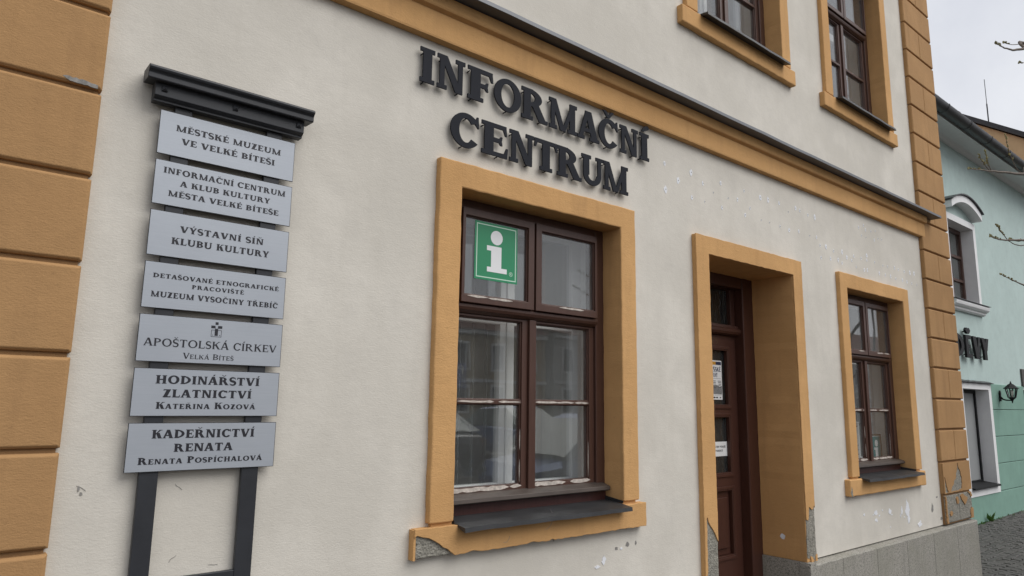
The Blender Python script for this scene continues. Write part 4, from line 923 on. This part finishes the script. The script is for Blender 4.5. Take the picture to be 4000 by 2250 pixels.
# upper window
g = Geo(); ring(g, UW[0]-.10, UW[1]+.105, UW[2], UW[3]+.10, 0, GY-.034, GY+.17, 0, [rect(UW[0], UW[1], UW[2]+.001, UW[3])])
uw = part(g, 'upper_window', M['white'], gh)
g = Geo(); ring(g, UW[0]-.02, UW[1]+.02, UW[2]+.002, UW[3]+.02, .08, GY+.142, GY+.20)
cxu = (UW[0]+UW[1])/2; g.box(cxu-.05, cxu+.05, GY+.143, GY+.199, UW[2]+.08, UW[3]-.06)
for z in (3.60, 3.98): g.box(UW[0]+.06, UW[1]-.06, GY+.144, GY+.198, z-.02, z+.02)
part(g, 'frame', M['wood'], uw)
for a, b in ((3.30, 3.58), (3.62, 3.96), (4.0, 4.37)):
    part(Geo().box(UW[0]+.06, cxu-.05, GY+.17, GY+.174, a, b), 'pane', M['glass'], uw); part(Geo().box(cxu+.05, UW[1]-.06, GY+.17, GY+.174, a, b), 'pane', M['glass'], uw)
part(Geo().along_x([(GY-.001, 3.045), (GY-.03, 3.045), (GY-.055, 3.065), (GY-.06, 3.09), (GY-.085, 3.10), (GY-.11, 3.125), (GY-.118, 3.155), (GY-.118, 3.175), (GY-.10, 3.19), (GY-.001, 3.195)], UW[0]-.18, UW[1]+.16), 'sill_cornice', M['white'], uw)
part(Geo().along_x([(GY+.142, 3.245), (GY-.13, 3.196), (GY-.134, 3.188), (GY-.001, 3.1965), (GY+.142, 3.2215)], UW[0]-.20, UW[1]+.185), 'metal_sill', M['slate'], uw)
def arch(x0, x1, zs, rise, th, y0, y1, n=24):
    v = []; f = []
    for i in range(n+1):
        t = i/n; x = x0+(x1-x0)*t; z = zs+rise*(1-(2*t-1)**2)
        v += [(x, y0, z), (x, y0, z+th), (x, y1, z+th), (x, y1, z)]
    for i in range(n):
        for k in range(4): f.append((i*4+k, i*4+(k+1) % 4, (i+1)*4+(k+1) % 4, (i+1)*4+k))
    return Geo().add(v, f+[(0, 1, 2, 3), (n*4, n*4+1, n*4+2, n*4+3)])
hx0, hx1 = UW[0]-.10, UW[1]+.11
part(arch(hx0, hx1, 4.565, .17, .105, GY-.145, GY-.001), 'window_hood', M['white'], uw)
part(arch(hx0-.03, hx1+.03, 4.674, .172, .016, GY-.175, GY-.001), 'hood_cap', M['slate'], uw)
# eaves, gutter, roof
part(Geo().along_x([(GY-.001, 5.685), (GY-.035, 5.695), (GY-.055, 5.72), (GY-.085, 5.738), (GY-.16, 5.742), (GY-.275, 5.745), (GY-.285, 5.735), (GY-.305, 5.735), (GY-.31, 5.80), (GY-.001, 5.822)], GX0, GX1), 'eaves_cornice', M['white'], gh)
n = 14; pr = [(GY-.40+.088*math.cos(R(180+180*k/n)), 5.80+.088*math.sin(R(180+180*k/n))) for k in range(n+1)]
pr = pr+[(GY-.40+.081*math.cos(R(360-180*k/n)), 5.802+.081*math.sin(R(360-180*k/n))) for k in range(n+1)]
gu = part(Geo().along_x(pr, GX0, GX1), 'gutter', M['slate'], gh, smooth=False)
x = GX0+.3
while x < GX1:
    pr2 = [(GY-.40+.093*math.cos(R(175+190*k/n)), 5.80+.093*math.sin(R(175+190*k/n))) for k in range(n+1)]+[(GY-.40+.0865*math.cos(R(365-190*k/n)), 5.80+.0865*math.sin(R(365-190*k/n))) for k in range(n+1)]
    part(Geo().along_x(pr2, x, x+.02), 'gutter_bracket', M['slate'], gu); x += .9
rf = part(Geo().along_x([(GY-.37, 5.823), (4.8, 9.35), (9.0, 5.823)], GX0, GX1), 'roof', M['roof'], gh)
tg = Geo(); nk = 8
for k in range(nk+1):
    a = math.pi*k/nk; tg.v += [(.10*math.cos(a), 0, .035*math.sin(a)), (.10*math.cos(a), .38, .035*math.sin(a)+.26)]
for k in range(nk): tg.f.append((2*k, 2*k+2, 2*k+3, 2*k+1))
for k in range(nk+1):
    a = math.pi*k/nk; tg.v += [(.085*math.cos(a), 0, .020*math.sin(a)), (.085*math.cos(a), .38, .020*math.sin(a)+.26)]
o_ = 2*(nk+1)
for k in range(nk): tg.f.append((o_+2*k, o_+2*k+1, o_+2*k+3, o_+2*k+2)); tg.f.append((2*k, 2*k+2, o_+2*k+2, o_+2*k))
tg.mi = [0]*len(tg.f); tm = tg.mesh('roof_tile', M['tile'])
x = GX0+.2
while x < GX1-.1:
    o = bpy.data.objects.new('roof_tile', tm); COL.objects.link(o); o.parent = rf; o.location = (x-12, -.425+random.uniform(-.008, .008), 5.848+random.uniform(-.005, .005)); x += .20
# shop letters
root_z = 2.345
def shop_letter(ch, x0, x1, label, caron=False):
    r_ = tag(empty('shop_letter', ((x0+x1)/2, GY-.045, 2.352)), label, 'letter', 'raised black letters on the green house')
    P, W = glyph(ch, .25, .165, 0, 0); xs = [p[0] for q in P for p in q]; mn, mx_ = min(xs), max(xs); k = (x1-x0)/(mx_-mn)
    part(Geo().flat(union([[(x0+(a-mn)*k, 2.352+b*.333) for a, b in q] for q in P]), GY-.078, GY-.045), 'letter_block', M['black'], r_)
    if caron:
        c = (x0+x1)/2; q = [(c-.10, 2.755), (c-.05, 2.795), (c-.0, 2.785), (c+.05, 2.795), (c+.10, 2.755), (c+.04, 2.705), (c-.04, 2.705)]
        part(Geo().prism(q, GY-.078, GY-.045).tube([(c, GY-.046, 2.74), (c, GY+.003, 2.74)], .008, 6), 'diamond_caron', M['black'], r_)
    part(Geo().tube([((x0+x1)/2-.02, GY-.05, 2.40), ((x0+x1)/2-.02, GY+.003, 2.40)], .008, 6), 'standoff_pin', M['zinc'], r_)
shop_letter('O', 10.80, 11.10, 'black letter O of the shop sign, left of the letter D')
shop_letter('D', 11.17, 11.48, 'black letter D of the shop sign half hidden by the ochre corner')
shop_letter('E', 11.57, 11.81, 'black letter E with diamond accent on the green house', True)
shop_letter('V', 11.87, 12.19, 'black letter V of the shop sign on the green house')
shop_letter('Y', 12.25, 12.57, 'black letter Y at the end of the shop sign')

# lantern
LX, LY = 13.02, GY-.19
ln = tag(empty('wall_lantern', (LX, GY-.02, 1.72)), 'black wall lantern with six glass sides on the green house', 'lantern')
part(Geo().prism([(LX-.025, 1.735), (LX+.025, 1.735), (LX+.032, 1.77), (LX+.022, 1.82), (LX+.028, 1.875), (LX, 1.905), (LX-.028, 1.875), (LX-.022, 1.82), (LX-.032, 1.77)], GY-.045, GY-.0225), 'wall_plate', M['black'], ln, bevel=.004)
part(Geo().tube([(LX, GY-.04, 1.80), (LX, GY-.07, 1.765), (LX, GY-.11, 1.752), (LX, GY-.16, 1.750), (LX, LY, 1.752)], [.014, .012, .011, .010, .010], 8), 'arm', M['black'], ln)
part(Geo().lathe((LX, LY, 0), [(.004, 1.705), (.010, 1.715), (.006, 1.725), (.016, 1.738), (.018, 1.755), (.030, 1.768), (.045, 1.780)], 10), 'bottom_finial', M['black'], ln)
part(Geo().lathe((LX, LY, 0), [(.050, 1.780), (.052, 1.790), (.050, 1.797)], 6), 'base_ring', M['black'], ln)
g = Geo()
for k in range(6):
    a = 6.28318*k/6; g.tube([(LX+.050*math.cos(a), LY+.050*math.sin(a), 1.792), (LX+.080*math.cos(a), LY+.080*math.sin(a), 1.932)], .0085, 5)
part(g, 'cage', M['black'], ln)
g = Geo()
for k in range(6):
    a, b = 6.28318*k/6, 6.28318*(k+1)/6
    g.add([(LX+.047*math.cos(a), LY+.047*math.sin(a), 1.795), (LX+.047*math.cos(b), LY+.047*math.sin(b), 1.795), (LX+.076*math.cos(b), LY+.076*math.sin(b), 1.930), (LX+.076*math.cos(a), LY+.076*math.sin(a), 1.930)], [(0, 1, 2, 3)])
part(g, 'lantern_glass', M['glass'], ln)
part(Geo().lathe((LX, LY, 0), [(.108, 1.930), (.110, 1.936), (.085, 1.952), (.060, 1.978), (.036, 2.000), (.020, 2.006), (.014, 2.012), (.016, 2.022), (.006, 2.030), (.010, 2.038), (.002, 2.048)], 6), 'lamp_roof', M['black'], ln)
part(Geo().lathe((LX, LY, 0), [(.012, 1.797), (.014, 1.83), (.026, 1.86), (.028, 1.885), (.016, 1.905), (.004, 1.912)], 10), 'bulb', M['bulb'], ln, smooth=True)

# weed at the foot of the green wall
wd = tag(empty('weed', (11.93, GY-.06, .0)), 'small green weed growing at the foot of the green wall', 'plant')
rnd = random.Random(3)
for k in range(9):
    a = rnd.uniform(0, 6.28); L = rnd.uniform(.10, .21); el = rnd.uniform(.5, 1.3); wl = rnd.uniform(.018, .03)
    d = Vector((math.cos(a)*math.cos(el), math.sin(a)*math.cos(el)*.5-.2, math.sin(el))); sdv = d.cross(Vector((0, 0, 1))).normalized(); b0 = Vector((11.93, GY-.06, .0))
    P = [b0, b0+d*L*.45+sdv*wl, b0+d*L, b0+d*L*.45-sdv*wl, b0+d*L*.5+Vector((0, 0, -.006))]
    part(Geo().add([tuple(p) for p in P], [(0, 1, 4), (1, 2, 4), (2, 3, 4), (3, 0, 4)]), 'leaf', M['leaf'], wd)
ms = Geo(); rnd = random.Random(8)
for k in range(420):
    x = rnd.uniform(11.2, 14.3); b0 = Vector((x, GY-.024-rnd.random()**2*.08, .002)); d = Vector((rnd.uniform(-1, 1), rnd.uniform(-1, .2), rnd.uniform(.2, .9))).normalized(); L = rnd.uniform(.015, .05); s_ = d.cross(Vector((.3, .2, 1))).normalized()*L*.3
    ms.add([tuple(b0-s_), tuple(b0+s_), tuple(b0+d*L)], [(0, 1, 2)])
tag(ms.obj('moss', M['leaf']), 'sparse moss along the foot of the green wall', 'moss', kind='stuff')

# ================================================================== YELLOW GABLE BEHIND
yh = tag(empty('gable_house', (24, 4, 0)), 'ochre yellow gable wall with dark verge rising behind the green house', 'building')
X0 = 20.02
ridge = (7.0, 11.65); ev = (GY-.3, 7.42)
gp = [(ev[0]+.3, 0), (12.8, 0), (12.8, 7.60), (ridge[0], ridge[1]), (ev[0]+.3, 7.62)]
n = len(gp)
g = Geo().add([(X0, y_, z_) for y_, z_ in gp]+[(X0+9, y_, z_) for y_, z_ in gp], [tuple(range(n)), tuple(range(2*n-1, n-1, -1))]+[(i, (i+1) % n, (i+1) % n+n, i+n) for i in range(n)])
part(g, 'wall', M['yellow'], yh)
g = Geo()
for (a, b), (c, d) in ((ev, ridge), (ridge, (13.1, 7.5))):
    g.add([(X0-.10, a, b+.02), (X0-.10, c, d+.02), (X0+9, c, d+.02), (X0+9, a, b+.02), (X0-.10, a, b+.16), (X0-.10, c, d+.16), (X0+9, c, d+.16), (X0+9, a, b+.16)], [(0, 1, 2, 3), (4, 5, 6, 7), (0, 1, 5, 4), (1, 2, 6, 5), (2, 3, 7, 6), (3, 0, 4, 7)])
part(g, 'roof', M['slate'], yh)
rod = Geo().tube([(X0-.03, 2.77, 8.72), (X0-.03, 2.77, 9.35)], .016, 6).tube([(X0-.03, 2.77, 9.35), (X0-.03, 2.77, 10.02)], .008, 6); part(rod, 'lightning_rod', M['slate'], yh)

# ================================================================== TREE beside the camera, its twigs reach into the view
tr = tag(empty('bare_tree', (9.2, -2.9, 0)), 'young bare tree with budding twigs reaching in from the right', 'tree')
part(Geo().tube([(9.2, -2.9, -.05), (9.22, -2.88, 1.2), (9.15, -2.85, 2.2), (9.2, -2.8, 3.2), (9.15, -2.85, 4.4), (9.2, -2.9, 5.6), (9.15, -2.9, 6.6)], [.13, .105, .09, .075, .055, .035, .012], 10), 'trunk', M['bark'], tr, smooth=True)
def P3(xp, zp, Y): k = Y/2.4; return Vector((xp*k, Y-2.4, 1.6+zp*k))
buds = Geo(); rb = random.Random(5)
def bud(p, d, L):
    d = d.normalized(); s_ = d.cross(Vector((.1, .3, .9))).normalized(); t_ = d.cross(s_); w_ = L*.30
    v = [p, p+d*L*.45+s_*w_, p+d*L*.45+t_*w_, p+d*L*.45-s_*w_, p+d*L*.45-t_*w_, p+d*L]
    buds.add([tuple(q) for q in v], [(0, 1, 2), (0, 2, 3), (0, 3, 4), (0, 4, 1), (5, 2, 1), (5, 3, 2), (5, 4, 3), (5, 1, 4)])
def branch(pts, r0_, r1_, nb=8, tipfrac=.45, par='branch'):
    pts = [Vector(p) for p in pts]; sm = []
    for i in range(len(pts)-1):
        a = pts[max(0, i-1)]; b = pts[i]; c = pts[i+1]; d = pts[min(len(pts)-1, i+2)]
        for k in range(5):
            t = k/5; sm.append(.5*((2*b)+(c-a)*t+(2*a-5*b+4*c-d)*t*t+(3*b-a-3*c+d)*t**3)+Vector((rb.uniform(-1, 1), rb.uniform(-1, 1), rb.uniform(-1, 1)))*r1_*.9)
    sm.append(pts[-1]); n = len(sm)
    part(Geo().tube(sm, [r0_+(r1_-r0_)*(i/(n-1))**.7 for i in range(n)], 6), par, M['bark'], tr, smooth=True)
    for k in range(nb):
        t = 1-tipfrac*(k/nb)**1.2; i = min(n-2, int(t*(n-1))); p = sm[i].lerp(sm[i+1], t*(n-1)-i); d = sm[i+1]-sm[i]
        dd = d.normalized()+Vector((rb.uniform(-.5, .5), rb.uniform(-.5, .5), rb.uniform(.2, .9)))
        bud(p, dd if k else d, rb.uniform(.022, .040))
    return sm
Yt = 1.75
branch([(9.2, -2.82, 3.0), (9.0, -1.9, 4.0), P3(11.9, 5.24, 1.70), P3(11.23, 5.0, 1.72), P3(10.65, 4.78, Yt), P3(10.21, 4.66, Yt), P3(9.9, 4.6, Yt)], .030, .0030, 12, .16)
branch([P3(11.9, 5.24, 1.70), P3(11.26, 5.08, 1.72), P3(10.64, 4.85, Yt), P3(10.29, 4.75, Yt+.02)], .005, .0028, 8, .3, 'twig')
branch([P3(11.9, 5.24, 1.70), P3(11.5, 4.95, 1.72), P3(11.14, 4.76, 1.74), P3(10.89, 4.67, 1.75)], .005, .0026, 6, .3, 'twig')
branch([(9.2, -2.85, 2.2), (9.0, -1.6, 2.9), P3(11.4, 3.2, 1.70), P3(10.53, 3.01, 1.72), P3(9.59, 2.82, Yt), P3(9.13, 2.73, Yt), P3(8.42, 2.59, Yt)], .028, .0028, 10, .14)
branch([P3(9.19, 2.74, Yt), P3(9.11, 2.80, Yt), P3(9.03, 2.93, Yt)], .004, .0024, 8, .7, 'twig')
branch([P3(9.13, 2.73, Yt), P3(8.95, 2.77, Yt), P3(8.80, 2.84, Yt)], .004, .0024, 8, .7, 'twig')
branch([P3(10.53, 3.01, 1.72), P3(10.2, 3.02, 1.74), P3(9.98, 3.18, Yt), P3(9.90, 3.36, Yt)], .004, .0024, 8, .6, 'twig')
branch([(9.2, -2.87, 1.8), (9.0, -1.5, 2.5), P3(11.2, 2.22, 1.70), P3(10.2, 2.08, 1.72), P3(9.32, 1.94, Yt), P3(8.91, 1.91, Yt)], .026, .0028, 10, .2)
branch([P3(11.2, 2.22, 1.70), P3(10.17, 2.01, 1.72), P3(9.71, 1.96, Yt), P3(9.4, 2.01, Yt), P3(9.18, 2.09, Yt)], .006, .0026, 10, .3, 'twig')
branch([P3(10.2, 2.08, 1.72), P3(9.9, 2.02, Yt), P3(9.62, 2.0, Yt)], .004, .0026, 10, .9, 'twig')
branch([(9.2, -2.88, 1.6), (9.05, -1.4, 2.0), P3(11.0, 1.62, 1.70), P3(10.2, 1.50, 1.72), P3(9.75, 1.49, Yt), P3(9.15, 1.51, Yt)], .022, .0026, 9, .25)
# crown on the street side
for k in range(26):
    a = rb.uniform(R(150), R(330)); z = rb.uniform(1.9, 5.6); L = rb.uniform(1.4, 3.2)*(1-.35*(z-1.9)/4); e = rb.uniform(.15, .55)
    d = Vector((math.cos(a)*math.cos(e), math.sin(a)*math.cos(e), math.sin(e)))
    p0 = Vector((9.18, -2.87, z)); p1 = p0+d*L*.4+Vector((0, 0, .05)); p2 = p0+d*L*.75+Vector((rb.uniform(-.15, .15), rb.uniform(-.15, .05), .12)); p3 = p0+d*L+Vector((rb.uniform(-.2, .2), rb.uniform(-.25, .0), .25))
    if max(p.y for p in (p1, p2, p3)) > -2.45: continue
    branch([p0, p1, p2, p3], .020, .003, 12, .4)
    for j in range(3):
        q0 = p1.lerp(p3, rb.uniform(.1, .8)); dd = (d+Vector((rb.uniform(-.8, .8), rb.uniform(-.6, .2), rb.uniform(-.1, .7)))).normalized(); q2 = q0+dd*rb.uniform(.4, .9)
        if q2.y > -2.45: continue
        branch([q0, q0.lerp(q2, .5)+Vector((0, 0, -.03)), q2], .007, .0025, 10, .6, 'twig')
# a few boughs towards the house window, seen mirrored in its panes
for p3 in ((6.2, -3.0, 3.55), (6.0, -3.5, 3.05), (6.6, -2.9, 4.0), (7.0, -3.6, 2.9)):
    p3 = Vector(p3); p0 = Vector((9.15, -2.87, p3.z-.9)); branch([p0, p0.lerp(p3, .4)+Vector((0, -.1, -.05)), p0.lerp(p3, .75)+Vector((0, -.05, -.08)), p3], .022, .003, 14, .35)
    for j in range(3):
        q0 = p0.lerp(p3, rb.uniform(.5, .85)); q2 = q0+Vector((rb.uniform(-.8, -.3), rb.uniform(-.4, .1), rb.uniform(-.1, .6))); branch([q0, q0.lerp(q2, .5), q2], .006, .0025, 10, .6, 'twig')
tag(part(buds, 'buds', M['bud'], tr), kind='stuff')

# ================================================================== ACROSS THE SQUARE (seen mirrored in the window panes)
def far_house(x0, x1, y, eave, ridge_, wall, roof, cols, rows, label, wm):
    root = tag(empty('square_house', ((x0+x1)/2, y, 0)), label, 'building', 'houses across the square')
    part(Geo().box(x0, x1, y-10, y, 0, eave), 'wall', wall, root)
    g = Geo().add([(x0-.2, y+.4, eave+.01), (x1+.2, y+.4, eave+.01), (x1+.2, y-5, ridge_), (x0-.2, y-5, ridge_), (x0-.2, y-10.4, eave+.01), (x1+.2, y-10.4, eave+.01)], [(0, 1, 2, 3), (3, 2, 5, 4), (0, 3, 4), (1, 5, 2), (0, 4, 5, 1)])
    part(g, 'roof', roof, root)
    part(Geo().box(x0, x1, y, y+.12, eave*.46, eave*.49).box(x0, x1, y, y+.25, eave-.3, eave), 'cornice', M['white'], root)
    for r_ in range(rows):
        for c in range(cols):
            x = x0+(x1-x0)*(c+.5)/cols; z = 1.0+r_*(eave-.8)/rows
            wn = part(Geo().box(x-.6, x+.6, y, y+.05, z-.1, z+1.75), 'window', M['white'], root)
            part(Geo().box(x-.45, x+.45, y+.0501, y+.06, z+.03, z+1.6), 'pane', M['cardark'], wn)
far_house(6, 21, -33, 6.0, 8.9, M['dullyellow'], M['roof'], 5, 2, 'yellow two storey house across the square with brown roof', 0)
far_house(21.5, 33, -33.5, 6.3, 9.2, M['dullyellow'], M['roof'], 4, 2, 'yellow house with taller eaves in the middle across the square', 0)
far_house(33.3, 46, -33, 6.5, 9.4, M['greywall'], M['roof'], 5, 2, 'pale grey house across the square', 0)
far_house(46.4, 72, -33, 6.4, 9.3, M['dullyellow'], M['roof'], 8, 2, 'long ochre house at the far end of the square', 0)
far_house(72.5, 110, -32, 7.0, 10.8, M['greywall'], M['roof'], 11, 2, 'long grey house beyond the ochre one', 0)
# parking sign
sp = tag(empty('parking_sign', (15.0, -18.5, 0)), 'blue parking sign on a grey post in the square', 'road sign')
part(Geo().tube([(15.0, -18.55, 0), (15.0, -18.55, 3.1)], .035, 8), 'post', M['zinc'], sp)
part(Geo().box(14.72, 15.28, -18.50, -18.48, 2.15, 3.05), 'sign_plate', M['signblue'], sp)
g = Geo(); g.flat(union([[(15.16-a*.40, 2.62+b*.34) for a, b in q] for q in glyph('P', .2, .16, 0, 0)[0]]), -18.474, -18.477); part(g, 'letter_p', M['whiteprint'], sp)
g = Geo(); ring(g, 14.80, 15.20, 2.24, 2.52, .02, -18.477, -18.474); part(g, 'symbol_border', M['whiteprint'], sp)
# parked cars
def car(cx, cy, ang, paint, label):
    root = tag(empty('parked_car', (cx, cy, 0)), label, 'car', 'cars parked on the square'); root.rotation_euler.z = ang
    sec = [(-2.1, .42, .62, .70), (-2.0, .30, .80, .78), (-1.2, .26, .92, .84), (-.2, .25, .95, .86), (.9, .25, .95, .86), (1.6, .27, .92, .84), (2.0, .30, .82, .78), (2.1, .42, .66, .70)]
    v = []; f = []
    for x, zb, zt, hw in sec: v += [(x, -hw*.93, zb), (x, hw*.93, zb), (x, hw, zb+.22), (x, hw*.97, zt-.06), (x, hw*.82, zt), (x, -hw*.82, zt), (x, -hw*.97, zt-.06), (x, -hw, zb+.22)]
    for i in range(len(sec)-1):
        for k in range(8): f.append((i*8+k, i*8+(k+1) % 8, (i+1)*8+(k+1) % 8, (i+1)*8+k))
    f += [tuple(range(8)), tuple(range(56, 64))]
    def lp(g_, n_, m_, **kw): o = g_.obj(n_, m_, root, **kw); return o
    lp(Geo().add(v, f), 'body', paint, bevel=.02)
    cab = [(-1.55, .93, .74), (-.95, 1.40, .58), (.55, 1.46, .60), (1.75, .93, .74)]
    v = []
    for x, z, hw in cab: v += [(x, -hw, z), (x, hw, z)]
    lp(Geo().add(v, [(0, 1, 3, 2), (4, 5, 7, 6), (0, 2, 4, 6), (1, 7, 5, 3), (0, 6, 7, 1)]), 'windows', M['carglass'])
    lp(Geo().add([(-.98, -.585, 1.385), (-.98, .585, 1.385), (.58, .605, 1.445), (.58, -.605, 1.445), (-.85, -.5, 1.45), (-.85, .5, 1.45), (.45, .52, 1.50), (.45, -.52, 1.50)], [(0, 1, 2, 3), (4, 5, 6, 7), (0, 1, 5, 4), (1, 2, 6, 5), (2, 3, 7, 6), (3, 0, 4, 7)]), 'car_roof', paint, bevel=.02)
    for x in (-1.3, 1.32):
        for s_ in (-1, 1):
            a, b = sorted((s_*.66, s_*.87)); n_ = 20
            def disc(r_, y0, y1): return Geo().add([(x+r_*math.cos(6.28318*k/n_), y0, .31+r_*math.sin(6.28318*k/n_)) for k in range(n_)]+[(x+r_*math.cos(6.28318*k/n_), y1, .31+r_*math.sin(6.28318*k/n_)) for k in range(n_)], [tuple(range(n_)), tuple(range(2*n_-1, n_-1, -1))]+[(k, (k+1) % n_, (k+1) % n_+n_, k+n_) for k in range(n_)])
            wh = lp(disc(.31, a, b), 'wheel', M['rubber']); rm = disc(.20, s_*.868, s_*.878).obj('rim', M['rim'], wh)
    for s_ in (-1, 1):
        lp(Geo().box(-2.09, -1.98, s_*.62-.12, s_*.62+.12, .60, .72), 'headlight', M['carglass'], bevel=.02); lp(Geo().box(2.0, 2.09, s_*.64-.09, s_*.64+.09, .62, .78), 'tail_light', M['tile'], bevel=.02)
car(8.0, -4.3, R(12), M['carblue'], 'blue hatchback parked on the square nearest the house')
car(9.5, -12.5, R(95), M['cardark'], 'charcoal car parked farther out on the square')
car(13.0, -13.0, R(95), M['carblue'], 'blue car parked beside the charcoal one')
